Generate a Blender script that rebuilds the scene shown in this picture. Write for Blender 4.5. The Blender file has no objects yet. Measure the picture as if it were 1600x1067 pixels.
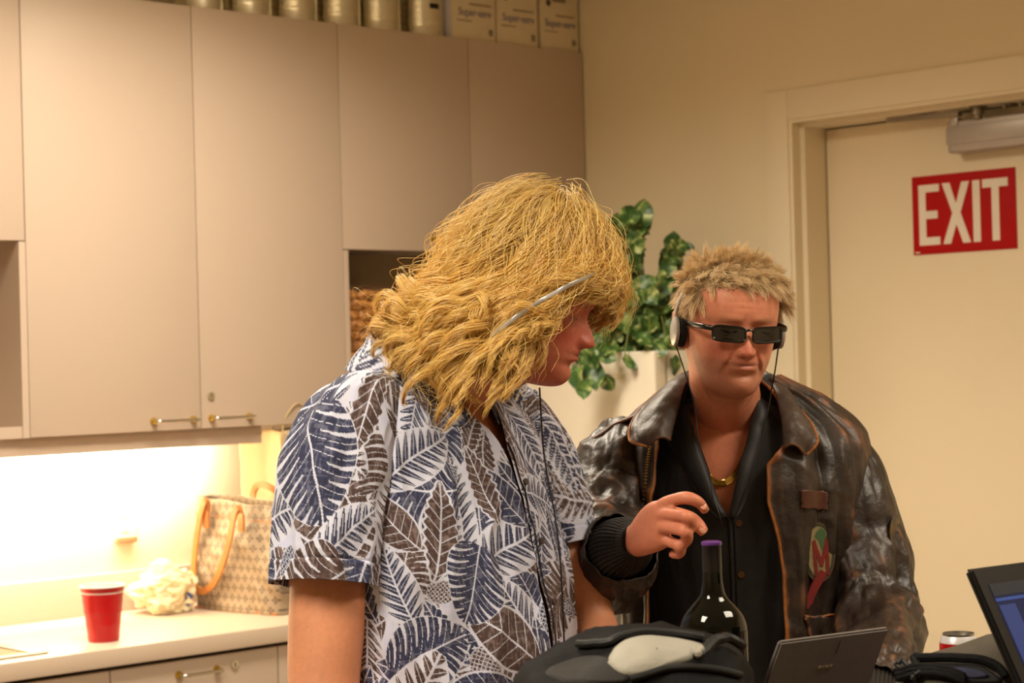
import bpy, bmesh, math, random
import numpy as np
from mathutils import Vector, Matrix, Euler

PI = math.pi
random.seed(7)
RNG = np.random.default_rng(11)
SC = bpy.context.scene
COL = SC.collection

# ---------------------------------------------------------------- camera, world, lights, exposure
# The world axes follow the room: +X runs along the cabinet wall towards the door wall, +Y towards the cabinet wall.
CAM_H = 1.55
F_PX = 3094.8
YAW = 0.8246            # angle between the view direction and the cabinet wall
PITCH, ROLL = 0.0074, -0.0267
FWD = Vector((math.cos(YAW), math.sin(YAW), 0))
RGT = Vector((math.sin(YAW), -math.cos(YAW), 0))
VIEW_ROT = -(PI / 2 - YAW)      # z rotation of things laid out square to the camera's heading

cam_data = bpy.data.cameras.new('camera')
cam = bpy.data.objects.new('camera', cam_data)
COL.objects.link(cam)
cam_data.sensor_width = 36
cam_data.lens = F_PX / 1600 * 36
cam_data.clip_start = .05
_f = FWD * math.cos(PITCH) + Vector((0, 0, 1)) * math.sin(PITCH)
_u = Vector((0, 0, 1)) * math.cos(PITCH) - FWD * math.sin(PITCH)
_cr = RGT * math.cos(ROLL) + _u * math.sin(ROLL)
_cu = _u * math.cos(ROLL) - RGT * math.sin(ROLL)
cam.matrix_world = Matrix(((_cr.x, _cu.x, -_f.x, 0), (_cr.y, _cu.y, -_f.y, 0), (_cr.z, _cu.z, -_f.z, CAM_H), (0, 0, 0, 1)))
cam_data.dof.use_dof = True
cam_data.dof.focus_distance = 3.0
cam_data.dof.aperture_fstop = 7.5
SC.camera = cam

SC.view_settings.view_transform = 'Standard'
SC.view_settings.look = 'None'
SC.view_settings.gamma = 1
SC.view_settings.use_curve_mapping = False
SC.view_settings.exposure = 0.18

world = bpy.data.worlds.new('world')
SC.world = world
world.use_nodes = True
world.node_tree.nodes['Background'].inputs[0].default_value = (1, .8, .58, 1)
world.node_tree.nodes['Background'].inputs[1].default_value = .05

def area_light(name, loc, size, power, color, rot=(0, 0, 0), spread=None):
    d = bpy.data.lights.new(name, 'AREA')
    d.shape = 'RECTANGLE'; d.size, d.size_y = size
    d.energy = power; d.color = color
    if spread: d.spread = spread
    o = bpy.data.objects.new(name, d); COL.objects.link(o)
    o.location = loc; o.rotation_euler = rot
    return o
WARM = (1.0, .895, .735)
CEIL = 2.9
LAMPS = [((2.45, 3.55), 43, (1.2, .6)), ((.3, 1.9), 58, (1.2, .6)), ((3.0, .6), 32, (1.2, .6))]  # third entry is a fill lamp, added to brighten the door wall
for (lx, ly), p, s in LAMPS:
    area_light('ceiling_lamp', (lx, ly, CEIL - .075), s, p, WARM, spread=math.radians(150))
area_light('under_cabinet_lamp', (2.30, 4.79, 1.345), (1.75, .05), 37, (1.0, .92, .78), (math.radians(74), 0, 0))

def v2r(x, y, z):
    """camera-heading frame (x right, y ahead, z up) -> room frame"""
    p = RGT * x + FWD * y
    return Vector((p.x, p.y, z))
def ray(px, py):
    u, v = (px - 800), (py - 533.5)
    c, s = math.cos(ROLL), math.sin(ROLL)
    u, v = c * u + s * v, -s * u + c * v
    x, z = u / F_PX, -v / F_PX
    c, s = math.cos(PITCH), math.sin(PITCH)
    return np.array([x, c - s * z, s + c * z])
def P(px, py, Y):
    """point at distance Y ahead that the photograph shows at px, py; heading frame"""
    r = ray(px, py); t = Y / r[1]
    return np.array([r[0] * t, Y, CAM_H + r[2] * t])
def PR(px, py, axis, val):
    """point of the room plane axis=val seen at px, py; room frame"""
    r = ray(px, py)
    d = RGT * r[0] + FWD * r[1]
    d = np.array([d.x, d.y, r[2]])
    o = np.array([0, 0, CAM_H])
    t = (val - o[axis]) / d[axis]
    return o + d * t

# ---------------------------------------------------------------- materials
def lin(c):
    return tuple((v / 255 / 12.92) if v / 255 <= .04045 else ((v / 255 + .055) / 1.055) ** 2.4 for v in c[:3])
class NT:
    def __init__(s, m): s.t = m.node_tree; s.n = s.t.nodes; s.l = s.t.links
    def new(s, typ, **k):
        nd = s.n.new(typ)
        for a, b in k.items(): setattr(nd, a, b)
        return nd
    def link(s, a, b): s.l.new(a, b)
def mat(name, color, rough=.6, metal=0, spec=.5, noise=0, nscale=20, bump=0, bscale=60, coat=0, trans=0, ior=1.45,
        emit=None, estr=0, stretch=(1, 1, 1), sss=0, aniso=0, sheen=0, col2=None, detail=4):
    m = bpy.data.materials.new(name); m.use_nodes = True
    t = NT(m); b = t.n['Principled BSDF']
    c = lin(color)
    b.inputs['Base Color'].default_value = (*c, 1)
    b.inputs['Roughness'].default_value = rough
    b.inputs['Metallic'].default_value = metal
    b.inputs['Specular IOR Level'].default_value = spec
    b.inputs['Coat Weight'].default_value = coat
    b.inputs['Transmission Weight'].default_value = trans
    b.inputs['IOR'].default_value = ior
    b.inputs['Sheen Weight'].default_value = sheen
    if sss:
        b.inputs['Subsurface Weight'].default_value = sss
        b.inputs['Subsurface Radius'].default_value = (.012, .004, .002)
        b.inputs['Subsurface Scale'].default_value = 1
    if emit:
        b.inputs['Emission Color'].default_value = (*lin(emit), 1); b.inputs['Emission Strength'].default_value = estr
    tc = t.new('ShaderNodeTexCoord'); mp = t.new('ShaderNodeMapping'); mp.inputs['Scale'].default_value = stretch
    t.link(tc.outputs['Object'], mp.inputs['Vector'])
    if noise or col2:
        nz = t.new('ShaderNodeTexNoise'); nz.inputs['Scale'].default_value = nscale; nz.inputs['Detail'].default_value = detail
        t.link(mp.outputs[0], nz.inputs['Vector'])
        mx = t.new('ShaderNodeMix', data_type='RGBA')
        c2 = lin(col2) if col2 else tuple(v * (1 - noise) for v in c)
        mx.inputs['A'].default_value = (*c, 1); mx.inputs['B'].default_value = (*c2, 1)
        rp = t.new('ShaderNodeMapRange'); rp.inputs['From Min'].default_value = .35; rp.inputs['From Max'].default_value = .65
        t.link(nz.outputs['Fac'], rp.inputs['Value']); t.link(rp.outputs[0], mx.inputs['Factor'])
        t.link(mx.outputs['Result'], b.inputs['Base Color'])
    if bump:
        nb = t.new('ShaderNodeTexNoise'); nb.inputs['Scale'].default_value = bscale; nb.inputs['Detail'].default_value = 5
        t.link(mp.outputs[0], nb.inputs['Vector'])
        bm = t.new('ShaderNodeBump'); bm.inputs['Strength'].default_value = bump; bm.inputs['Distance'].default_value = .004
        t.link(nb.outputs['Fac'], bm.inputs['Height']); t.link(bm.outputs[0], b.inputs['Normal'])
    return m
def attr_mat(name, rough=.6, bump=0, bscale=100, spec=.5, sss=0, sheen=0, weave=0, tint=None, coat=0, noise=.0, nscale=300, fibre=None):
    """material whose colour comes from the mesh's own colour attribute 'col'"""
    m = bpy.data.materials.new(name); m.use_nodes = True
    t = NT(m); b = t.n['Principled BSDF']
    at = t.new('ShaderNodeAttribute', attribute_name='col')
    src = at.outputs['Color']
    tc = t.new('ShaderNodeTexCoord')
    if noise:
        nz = t.new('ShaderNodeTexNoise'); nz.inputs['Scale'].default_value = nscale; nz.inputs['Detail'].default_value = 3
        t.link(tc.outputs['Object'], nz.inputs['Vector'])
        rp = t.new('ShaderNodeMapRange'); rp.inputs['From Min'].default_value = .3; rp.inputs['From Max'].default_value = .7
        rp.inputs['To Min'].default_value = 1 - noise; rp.inputs['To Max'].default_value = 1 + noise
        t.link(nz.outputs['Fac'], rp.inputs['Value'])
        mx = t.new('ShaderNodeVectorMath', operation='MULTIPLY')
        t.link(src, mx.inputs[0]); t.link(rp.outputs[0], mx.inputs[1]); src = mx.outputs[0]
    t.link(src, b.inputs['Base Color'])
    b.inputs['Roughness'].default_value = rough
    b.inputs['Specular IOR Level'].default_value = spec
    b.inputs['Sheen Weight'].default_value = sheen
    b.inputs['Coat Weight'].default_value = coat
    if sss:
        b.inputs['Subsurface Weight'].default_value = sss
        b.inputs['Subsurface Radius'].default_value = (.010, .0035, .0018)
        b.inputs['Subsurface Scale'].default_value = 1
    if bump:
        mp = t.new('ShaderNodeMapping'); mp.inputs['Scale'].default_value = fibre or (1, 1, 1)
        t.link(tc.outputs['Object'], mp.inputs['Vector'])
        nb = t.new('ShaderNodeTexNoise'); nb.inputs['Scale'].default_value = bscale; nb.inputs['Detail'].default_value = 6
        t.link(mp.outputs[0], nb.inputs['Vector'])
        bm = t.new('ShaderNodeBump'); bm.inputs['Strength'].default_value = bump; bm.inputs['Distance'].default_value = .004
        t.link(nb.outputs['Fac'], bm.inputs['Height']); t.link(bm.outputs[0], b.inputs['Normal'])
    return m

M = {}
M['wall'] = mat('wall_paint', (236, 221, 190), .7, noise=.03, nscale=3, bump=.06, bscale=180)
M['trim'] = mat('trim_paint', (236, 222, 194), .45, bump=.03, bscale=90)
M['door'] = mat('door_paint', (238, 223, 194), .45, noise=.03, nscale=2, bump=.03, bscale=60)
M['ceiling'] = mat('ceiling_tile', (225, 218, 200), .8, bump=.2, bscale=90)
M['floor'] = mat('floor_vinyl', (150, 132, 110), .5, noise=.2, nscale=8)
M['laminate'] = mat('cabinet_laminate', (198, 178, 160), .42, noise=.03, nscale=250, bump=.02, bscale=200)
M['laminate_in'] = mat('cabinet_interior', (170, 148, 118), .6, noise=.04, nscale=90)
M['gap'] = mat('gap_dark', (60, 48, 36), .9, noise=.1)
M['counter'] = mat('counter_laminate', (206, 186, 166), .38, noise=.05, nscale=300)
M['steel'] = mat('brushed_steel', (200, 198, 190), .28, 1, noise=.1, nscale=60, stretch=(1, 1, 12))
M['chrome'] = mat('chrome', (215, 212, 205), .15, 1, noise=.03)
M['brass'] = mat('brass', (205, 175, 80), .25, 1, noise=.05)
M['tin'] = mat('tin_can', (228, 222, 205), .3, 1, noise=.12, nscale=14, bump=.05, bscale=25)
M['card'] = mat('box_card', (222, 206, 176), .7, noise=.04, nscale=30)
M['card_side'] = mat('box_card_side', (216, 210, 216), .7, noise=.04, nscale=30)
M['ink_blue'] = mat('ink_blue', (118, 112, 150), .7, noise=.1)
M['ink_grey'] = mat('ink_grey', (150, 130, 105), .7, noise=.1)
M['ink_dark'] = mat('ink_dark', (84, 76, 66), .7, noise=.1)
M['white_plastic'] = mat('white_plastic', (238, 234, 224), .4, noise=.02)
M['slot'] = mat('socket_slot', (120, 80, 40), .6, noise=.1)
M['red'] = mat('sign_red', (182, 6, 8), .6, spec=.25, noise=.05, nscale=40)
M['sign_white'] = mat('sign_white', (240, 230, 216), .5, noise=.03)
M['closer'] = mat('closer_silver', (176, 168, 162), .42, .6, noise=.04, bump=.02)
M['closer_dark'] = mat('closer_steel', (150, 140, 125), .38, .9, noise=.1)
M['fridge'] = mat('fridge_enamel', (240, 232, 214), .4, noise=.02, nscale=5, bump=.04, bscale=220)
M['cup_red'] = mat('cup_red', (178, 16, 22), .3, noise=.05, coat=.2)
M['cup_white'] = mat('cup_white', (240, 236, 228), .35, noise=.02)
M['black'] = mat('black_plastic', (18, 17, 16), .4, noise=.1)
M['rubber'] = mat('black_foam', (14, 13, 12), .8, noise=.2, bump=.2, bscale=400)
M['gold'] = mat('gold_chain', (235, 205, 120), .18, 1, noise=.05)
M['lamp_diffuser'] = mat('lamp_diffuser', (255, 240, 210), .5, emit=(255, 225, 170), estr=3)

# ---------------------------------------------------------------- geometry helpers
def mesh_from(name, verts, faces, smooth=False, col=None):
    me = bpy.data.meshes.new(name)
    verts = np.asarray(verts, dtype=np.float32).reshape(-1, 3)
    if isinstance(faces, np.ndarray):
        k = faces.shape[1]; n = len(faces)
        me.vertices.add(len(verts)); me.vertices.foreach_set('co', verts.ravel())
        me.loops.add(n * k); me.loops.foreach_set('vertex_index', faces.astype(np.int32).ravel())
        me.polygons.add(n); me.polygons.foreach_set('loop_start', np.arange(0, n * k, k, dtype=np.int32))
        me.update(calc_edges=True); me.validate()
    else:
        me.from_pydata([tuple(map(float, v)) for v in verts], [], faces)
    if smooth: me.shade_smooth()
    if col is not None: set_col(me, col)
    return me
def set_col(me, col):
    a = me.color_attributes.new('col', 'FLOAT_COLOR', 'POINT')
    c = np.ones((len(me.vertices), 4), dtype=np.float32); c[:, :3] = np.clip(col, 0, 1)
    a.data.foreach_set('color', c.ravel())
def link(name, me, m=None, parent=None, loc=None, rot=None):
    o = bpy.data.objects.new(name, me); COL.objects.link(o)
    if m is not None and me is not None and len(me.materials) == 0:
        for mm in (m if isinstance(m, (list, tuple)) else [m]): me.materials.append(mm)
    if parent is not None: o.parent = parent
    if loc is not None: o.location = loc
    if rot is not None: o.rotation_euler = rot
    return o
def tag(o, label=None, cat=None, group=None, kind=None):
    if label: o['label'] = label
    if cat: o['category'] = cat
    if group: o['group'] = group
    if kind: o['kind'] = kind
    return o
def thing(name, label, cat, loc=(0, 0, 0), rotz=0, group=None):
    o = bpy.data.objects.new(name, None); COL.objects.link(o)
    o.empty_display_size = .1
    o.location = loc; o.rotation_euler = (0, 0, rotz)
    return tag(o, label, cat, group)
class MB:
    """collects boxes, tubes and lathes in one bmesh"""
    def __init__(s): s.b = bmesh.new()
    def box(s, x0, x1, y0, y1, z0, z1, bev=0, mtx=None, seg=2):
        r = bmesh.ops.create_cube(s.b, size=1)
        vs = r['verts']
        T = Matrix.Translation(((x0 + x1) / 2, (y0 + y1) / 2, (z0 + z1) / 2)) @ Matrix.Diagonal((x1 - x0, y1 - y0, z1 - z0, 1))
        bmesh.ops.transform(s.b, matrix=T, verts=vs)
        if bev:
            es = list({e for v in vs for e in v.link_edges})
            r = bmesh.ops.bevel(s.b, geom=es, offset=bev, segments=seg, affect='EDGES', profile=.6)
            vs = r['verts']
        if mtx is not None:
            seen = set(vs)
            bmesh.ops.transform(s.b, matrix=mtx, verts=list(seen))
        return s
    def grid(s, G, close_u=False, close_v=False, cap=False):
        """G (M,N,3); v runs round the ring"""
        Mn, N = G.shape[:2]
        vs = [[s.b.verts.new(tuple(map(float, p))) for p in row] for row in G]
        for i in range(Mn - 1 + (1 if close_u else 0)):
            for j in range(N - 1 + (1 if close_v else 0)):
                a, b, c, d = vs[i][j], vs[i][(j + 1) % N], vs[(i + 1) % Mn][(j + 1) % N], vs[(i + 1) % Mn][j]
                try: s.b.faces.new((a, b, c, d))
                except ValueError: pass
        if cap:
            for row, rev in ((vs[0], True), (vs[-1], False)):
                try: s.b.faces.new(row[::-1] if rev else row)
                except ValueError: pass
        return s
    def tube(s, pts, r, n=8, cap=True):
        G = tube_grid(pts, r, n)
        return s.grid(G, close_v=True, cap=cap)
    def lathe(s, prof, n=32, c=(0, 0), cap=False):
        a = np.linspace(0, 2 * PI, n, endpoint=False)
        G = np.array([[(c[0] + r * math.cos(t), c[1] + r * math.sin(t), z) for t in a] for r, z in prof])
        return s.grid(G, close_v=True, cap=cap)
    def mesh(s, name, smooth=False, angle=None):
        bmesh.ops.recalc_face_normals(s.b, faces=s.b.faces)
        me = bpy.data.meshes.new(name); s.b.to_mesh(me); s.b.free()
        if smooth:
            me.shade_smooth()
            if angle is not False:
                try: me.set_sharp_from_angle(angle=math.radians(angle or 40))
                except Exception: pass
        return me
    def build(s, name, m, parent=None, smooth=True, loc=None, rot=None, angle=None):
        return link(name, s.mesh(name, smooth, angle), m, parent, loc, rot)
def tube_grid(pts, r, n=8):
    pts = np.asarray(pts, float); k = len(pts)
    r = np.broadcast_to(np.asarray(r, float), (k,))
    T = np.gradient(pts, axis=0); T /= np.linalg.norm(T, axis=1)[:, None] + 1e-12
    u = np.cross(T[0], (0, 0, 1.)); 
    if np.linalg.norm(u) < .1: u = np.cross(T[0], (1., 0, 0))
    u /= np.linalg.norm(u); G = np.zeros((k, n, 3)); a = np.linspace(0, 2 * PI, n, endpoint=False)
    for i in range(k):
        u = u - T[i] * (u @ T[i]); u /= np.linalg.norm(u) + 1e-12
        w = np.cross(T[i], u)
        G[i] = pts[i] + r[i] * (np.cos(a)[:, None] * u + np.sin(a)[:, None] * w)
    return G
def spline(pts, n):
    """Catmull-Rom through rows of pts, any width"""
    pts = np.asarray(pts, float); k = len(pts)
    p = np.vstack([2 * pts[0] - pts[1], pts, 2 * pts[-1] - pts[-2]])
    t = np.linspace(0, k - 1 - 1e-9, n); i = t.astype(int); f = (t - i)[:, None]
    a, b, c, d = p[i], p[i + 1], p[i + 2], p[i + 3]
    return .5 * ((2 * b) + (-a + c) * f + (2 * a - 5 * b + 4 * c - d) * f ** 2 + (-a + 3 * b - 3 * c + d) * f ** 3)
def grid_faces(Mn, N, close_v=True, off=0):
    i = np.arange(Mn - 1)[:, None]; j = np.arange(N if close_v else N - 1)[None, :]
    a = i * N + j; b = i * N + (j + 1) % N; c = (i + 1) * N + (j + 1) % N; d = (i + 1) * N + j
    return np.stack([a, b, c, d], -1).reshape(-1, 4) + off
def grid_normals(G, close_v=True):
    if close_v:
        dv = np.roll(G, -1, 1) - np.roll(G, 1, 1)
    else: dv = np.gradient(G, axis=1)
    du = np.gradient(G, axis=0)
    n = np.cross(dv, du); n /= np.linalg.norm(n, axis=-1, keepdims=True) + 1e-12
    return n
def _hash(ix, iy, iz, s):
    h = (ix * 374761393 + iy * 668265263 + iz * 2147483647 + s * 1274126177) & 0xffffffff
    h = ((h ^ (h >> 13)) * 1274126177) & 0xffffffff
    h = ((h ^ (h >> 16)) * 2246822519) & 0xffffffff
    return ((h ^ (h >> 15)) & 0xffffff) / float(0xffffff) * 2 - 1
def noise3(p, s=0):
    p = np.asarray(p, float); i = np.floor(p).astype(np.int64); f = p - i; f = f * f * (3 - 2 * f)
    r = 0
    for dx in (0, 1):
        for dy in (0, 1):
            for dz in (0, 1):
                w = (f[..., 0] if dx else 1 - f[..., 0]) * (f[..., 1] if dy else 1 - f[..., 1]) * (f[..., 2] if dz else 1 - f[..., 2])
                r = r + w * _hash(i[..., 0] + dx, i[..., 1] + dy, i[..., 2] + dz, s)
    return r
def fbm(p, s=0, o=4, g=.5):
    r = 0; a = 1; p = np.asarray(p, float)
    for k in range(o):
        r = r + a * noise3(p * 2 ** k, s + k); a *= g
    return r
def text_mesh(body, size, mtx=None, extrude=.0004, squeeze=1, bold=0):
    cu = bpy.data.curves.new('t', 'FONT'); cu.body = body; cu.size = size; cu.extrude = extrude
    cu.align_x = 'CENTER'; cu.align_y = 'CENTER'; cu.offset = bold
    o = bpy.data.objects.new('t', cu); COL.objects.link(o)
    dg = bpy.context.evaluated_depsgraph_get(); dg.update()
    me = bpy.data.meshes.new_from_object(o.evaluated_get(dg))
    bpy.data.objects.remove(o); bpy.data.curves.remove(cu)
    me.transform(Matrix.Diagonal((squeeze, 1, 1, 1)))
    if mtx is not None: me.transform(mtx)
    return me
def gauss(x, s): return np.exp(-(x / s) ** 2)
def sstep(a, b, x):
    t = np.clip((x - a) / (b - a), 0, 1); return t * t * (3 - 2 * t)

# ================================================================ the room
WY, WX = 4.88, 4.556        # cabinet wall plane and door wall plane
UF = 4.55                   # fronts of the wall cabinets
X0, Y0 = -2.6, -2.2
def struct(name, mb, m, smooth=False): return tag(mb.build(name, m, smooth=smooth), kind='structure')
struct('floor', MB().box(X0 - .1, WX + .1, Y0 - .1, WY + .1, -.1, 0), M['floor'])
struct('ceiling', MB().box(X0 - .1, WX + .3, Y0 - .1, WY + .1, CEIL, CEIL + .1), M['ceiling'])
struct('wall_cabinet_side', MB().box(X0 - .1, WX + .1, WY, WY + .1, 0, CEIL), M['wall'])
struct('wall_left', MB().box(X0 - .1, X0, Y0, WY, 0, CEIL), M['wall'])
struct('wall_behind', MB().box(X0 - .1, WX + .1, Y0 - .1, Y0, 0, CEIL), M['wall'])
# door opening in the door wall
JY1 = PR(1237, 300, 0, WX)[1]; JZ1 = PR(1237, 187, 0, WX)[2]
DW = 0.98; JY0 = JY1 - DW
DX = WX + .126
struct('wall_right', MB().box(WX, WX + .2, JY1 + .03, WY + .1, 0, CEIL).box(WX, WX + .2, Y0 - .1, JY0 - .03, 0, CEIL)
       .box(WX, WX + .2, JY0 - .03, JY1 + .03, JZ1 + .03, CEIL), M['wall'])
cw = PR(1201, 300, 0, WX)[1] - JY1; ch = cw
t = MB()
for (a, b, c, d) in ((JY1, JY1 + cw, 0, JZ1 + ch), (JY0 - cw, JY0, 0, JZ1 + ch), (JY0, JY1, JZ1, JZ1 + ch)):
    t.box(WX - .012, WX + .005, a, b, c, d, .003)
struct('trim_1', t, M['trim'], True)
# jamb in two steps as in the photograph
t = MB()
t.box(WX - .006, WX + .03, JY1 - .012, JY1 + .03, 0, JZ1 + .03)
t.box(WX + .029, WX + .2, JY1 - .030, JY1 + .03, 0, JZ1 + .03)
t.box(WX - .006, WX + .03, JY0 - .03, JY0 + .012, 0, JZ1 + .03, .002)
t.box(WX + .03, WX + .2, JY0 - .03, JY0 + .03, 0, JZ1 + .03, .002)
t.box(WX - .0058, WX + .0302, JY0 + .012, JY1 - .0121, JZ1 - .010, JZ1 + .0298)
t.box(WX + .0288, WX + .1998, JY0 + .03, JY1 - .0301, JZ1 - .022, JZ1 + .0298)
struct('trim_2', t, M['trim'], True)
struct('trim_3', MB().box(DX + .047, DX + .073, JY0 - .02, JY1 + .02, 0, JZ1), M['gap'])
DT = JZ1 - .027
door = tag(MB().box(DX, DX + .044, JY0 + .034, JY1 - .034, .01, DT, .002).build('door_1', M['door']), kind='structure')
struct('baseboard_right', MB().box(WX - .012, WX, JY1 + cw, WY - .66, 0, .1, .003), M['trim'])

# EXIT sign on the door
c = [PR(1426, 277, 0, DX), PR(1588, 261, 0, DX), PR(1589, 388, 0, DX), PR(1428, 399, 0, DX)]
sy0 = (c[1][1] + c[2][1]) / 2; sy1 = (c[0][1] + c[3][1]) / 2
sz1 = (c[0][2] + c[1][2]) / 2; sz0 = (c[2][2] + c[3][2]) / 2
sw, sh = sy1 - sy0, sz1 - sz0
sign = thing('exit_sign', 'red sign with white EXIT lettering stuck on the door', 'sign', (DX - .003, (sy0 + sy1) / 2, sz0))
MB().box(0, .0025, -sw / 2, sw / 2, 0, sh, .0006).build('panel', M['red'], sign)
SGN = Matrix(((0, 0, -1, 0), (-1, 0, 0, 0), (0, 1, 0, 0), (0, 0, 0, 1)))   # text x -> -Y, y -> Z, normal -> -X
def letter(polys, name):
    b = bmesh.new()
    for pl in polys:
        vs = [b.verts.new((-.0008, sw / 2 - u * sw, (1 - v) * sh)) for u, v in pl]
        b.faces.new(vs)
    r = bmesh.ops.extrude_face_region(b, geom=list(b.faces))
    bmesh.ops.translate(b, verts=[g for g in r['geom'] if isinstance(g, bmesh.types.BMVert)], vec=(.0012, 0, 0))
    bmesh.ops.recalc_face_normals(b, faces=b.faces)
    me = bpy.data.meshes.new(name); b.to_mesh(me); b.free()
    return link('letter', me, M['sign_white'], sign)
t0, t1 = .115, .885
letter([[(.065, t0), (.27, t0), (.27, t0 + .095), (.135, t0 + .095), (.135, .45), (.25, .45), (.25, .55), (.135, .55), (.135, t1 - .1), (.27, t1 - .1), (.27, t1), (.065, t1)]], 'e')
letter([[(.30, t0), (.375, t0), (.433, .38), (.49, t0), (.565, t0), (.475, .5), (.57, t1), (.495, t1), (.433, .64), (.375, t1), (.30, t1), (.395, .5)]], 'x')
letter([[(.595, t0), (.665, t0), (.665, t1), (.595, t1)]], 'i')
letter([[(.69, t0), (.93, t0), (.93, t0 + .105), (.845, t0 + .105), (.845, t1), (.775, t1), (.775, t0 + .105), (.69, t0 + .105)]], 't')
MB().box(-.0012, .0002, sw / 2 - .022, sw / 2 - .007, .004, .008).build('small_print', M['sign_white'], sign, smooth=False)

# door closer
cl = PR(1482, 200, 0, DX - .05); ct = PR(1482, 190, 0, DX - .05)[2]; cb = PR(1484, 240, 0, DX - .05)[2]
closer = thing('door_closer', 'silver door closer with its folded arm at the top of the door', 'door closer', (DX, cl[1], cb))
hh = ct - cb
MB().box(-.058, -.001, -.29, 0, 0, hh, .008, seg=3).build('body', M['closer'], closer)
MB().box(-.062, -.05, -.292, .002, hh * .25, hh * .8, .004).build('cover_band', M['closer'], closer)
def cpt(px, py, dx): return PR(px, py, 0, DX - dx) - np.array(closer.location)
def flat_bar(name, a, b, w, th, m):
    a, b = np.array(a), np.array(b); Gx = ell_bar(a, b, w, th); return MB().grid(Gx, close_v=True, cap=True).build(name, m, closer)
def ell_bar(a, b, w, th):
    T = (b - a) / np.linalg.norm(b - a); s = np.cross(T, (1., 0, 0)); s /= np.linalg.norm(s); u = np.cross(s, T)
    return np.array([[p + s * w * x + u * th * y for x, y in ((-1, -1), (1, -1), (1, 1), (-1, 1))] for p in (a, b)])
flat_bar('arm', cpt(1388, 188, .05), cpt(1500, 178, .05), .006, .010, M['closer_dark'])
flat_bar('forearm', cpt(1390, 186, .06), cpt(1532, 158, .06), .005, .010, M['closer_dark'])
ej = cpt(1528, 186, .06)
MB().lathe([(0, 0), (.011, 0), (.011, .010), (.017, .012), (.017, .022), (.013, .024), (.013, .030), (.024, .032), (.024, .040), (.020, .046), (0, .046)], 24).build('elbow_joint', M['closer_dark'], closer, loc=tuple(ej))
MB().box(-.012, .012, -.012, .012, -.002, .020, .003).build('pinion_cap', M['closer'], closer, loc=tuple(cpt(1494, 196, .05)))
bt = cpt(1600, 150, .05); top = DT + .005 - cb
MB().box(-.05, -.012, -.20, ej[1] + .02, top - .006, top, .001).build('bracket', M['closer_dark'], closer)
for pxs in (1570, 1595):
    q = cpt(pxs, 165, .055)
    MB().lathe([(0, -.010), (.007, -.010), (.007, 0), (0, 0)], 10).build('screw', M['closer_dark'], closer, loc=(q[0], q[1], top - .005))

# ceiling lamps (above the frame) that light the room; the last is an added fill
for i, ((lx, ly), p, s) in enumerate(LAMPS):
    f = thing('ceiling_light', 'recessed ceiling light panel ' + ('over the cabinets', 'over the table', 'added as fill for the door wall')[i], 'ceiling light', (lx, ly, CEIL - .06), group='ceiling light panels')
    a, b = s[0] / 2, s[1] / 2
    MB().box(-a - .03, a + .03, -b - .03, b + .03, .012, .06, .004).build('housing', M['white_plastic'], f)
    MB().box(-a, a, -b, b, .0, .012).build('diffuser', M['lamp_diffuser'], f)

# ---------------------------------------------------------------- wall cabinets
XB = [2.524, 3.044, 3.548, 4.054, 4.552]
ZB, ZT = 1.374, 2.53
ZN = PR(600, 391, 1, UF)[2]          # underside of the short doors
def pull(parent, xc, zc, yf, w=.125):
    """bowed silver handle with brass feet, on a front facing -Y"""
    pts = [(xc - w / 2, yf, zc), (xc - w / 2, yf - .02, zc), (xc - w / 2 + .008, yf - .03, zc), (xc + w / 2 - .008, yf - .03, zc), (xc + w / 2, yf - .02, zc), (xc + w / 2, yf, zc)]
    o = MB().tube(spline(pts, 24), .0045, 10).build('handle', M['chrome'], parent, loc=(0, 0, 0))
    for sx in (-1, 1):
        MB().grid(tube_grid([(xc + sx * w / 2, yf + .001, zc), (xc + sx * w / 2, yf - .008, zc), (xc + sx * w / 2, yf - .016, zc)], [.011, .009, .006], 12), close_v=True, cap=True).build('handle_foot', M['brass'], parent)
    return o
def lock(parent, xc, zc, yf):
    o = MB().tube([(xc, yf + .001, zc), (xc, yf - .005, zc)], .011, 20).build('lock', M['chrome'], parent)
    MB().box(xc - .001, xc + .001, yf - .0062, yf - .004, zc - .006, zc + .006).build('keyhole', M['gap'], o)
def wall_cabinet(label, xa, xb, zdoor, doors, handles, locks=(), niche=False):
    c = thing('wall_cabinet', label, 'cabinet', (xa, UF, ZB), group='beige wall cabinets')
    w = xb - xa; H = ZT - ZB; yb = WY - UF
    m = MB()
    m.box(.0005, .019, .02, yb, 0, H).box(w - .019, w - .0005, .02, yb, 0, H).box(.019, w - .019, .02, yb, H - .019, H)
    m.box(.019, w - .019, .02, yb, 0, .019)
    zd = zdoor - ZB
    if niche: m.box(.019, w - .019, .02, yb, zd + .004, zd + .022)
    m.build('carcass', M['laminate'], c, smooth=False)
    MB().box(.019, w - .019, yb - .012, yb - .002, .019, H - .019).build('back_panel', M['laminate_in'], c, smooth=False)
    if niche:
        MB().box(.0005, .019, 0, .02, 0, zd - .002).build('edge_strip', M['laminate'], c, smooth=False)
        MB().box(w - .019, w - .0005, 0, .02, 0, zd - .002).build('edge_strip', M['laminate'], c, smooth=False)
        MB().box(.019, w - .019, .004, .02, 0, .03).build('shelf_edge', M['laminate'], c, smooth=False)
    for k, (da, db) in enumerate(doors):
        d = MB().box(da - xa + .0015, db - xa - .0015, 0, .0185, zd + .001, H, .001).build('door', M['laminate'], c)
        for hx, hz in handles:
            if da < hx < db: pull(d, hx - xa, hz - ZB, 0)
        for hx, hz in locks:
            if da < hx < db: lock(d, hx - xa, hz - ZB, 0)
    return c
h1 = PR(271, 657, 1, UF); h2 = PR(360, 652, 1, UF); lk = PR(329, 618, 1, UF)
h0a = PR(20, 345, 1, UF)
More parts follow.
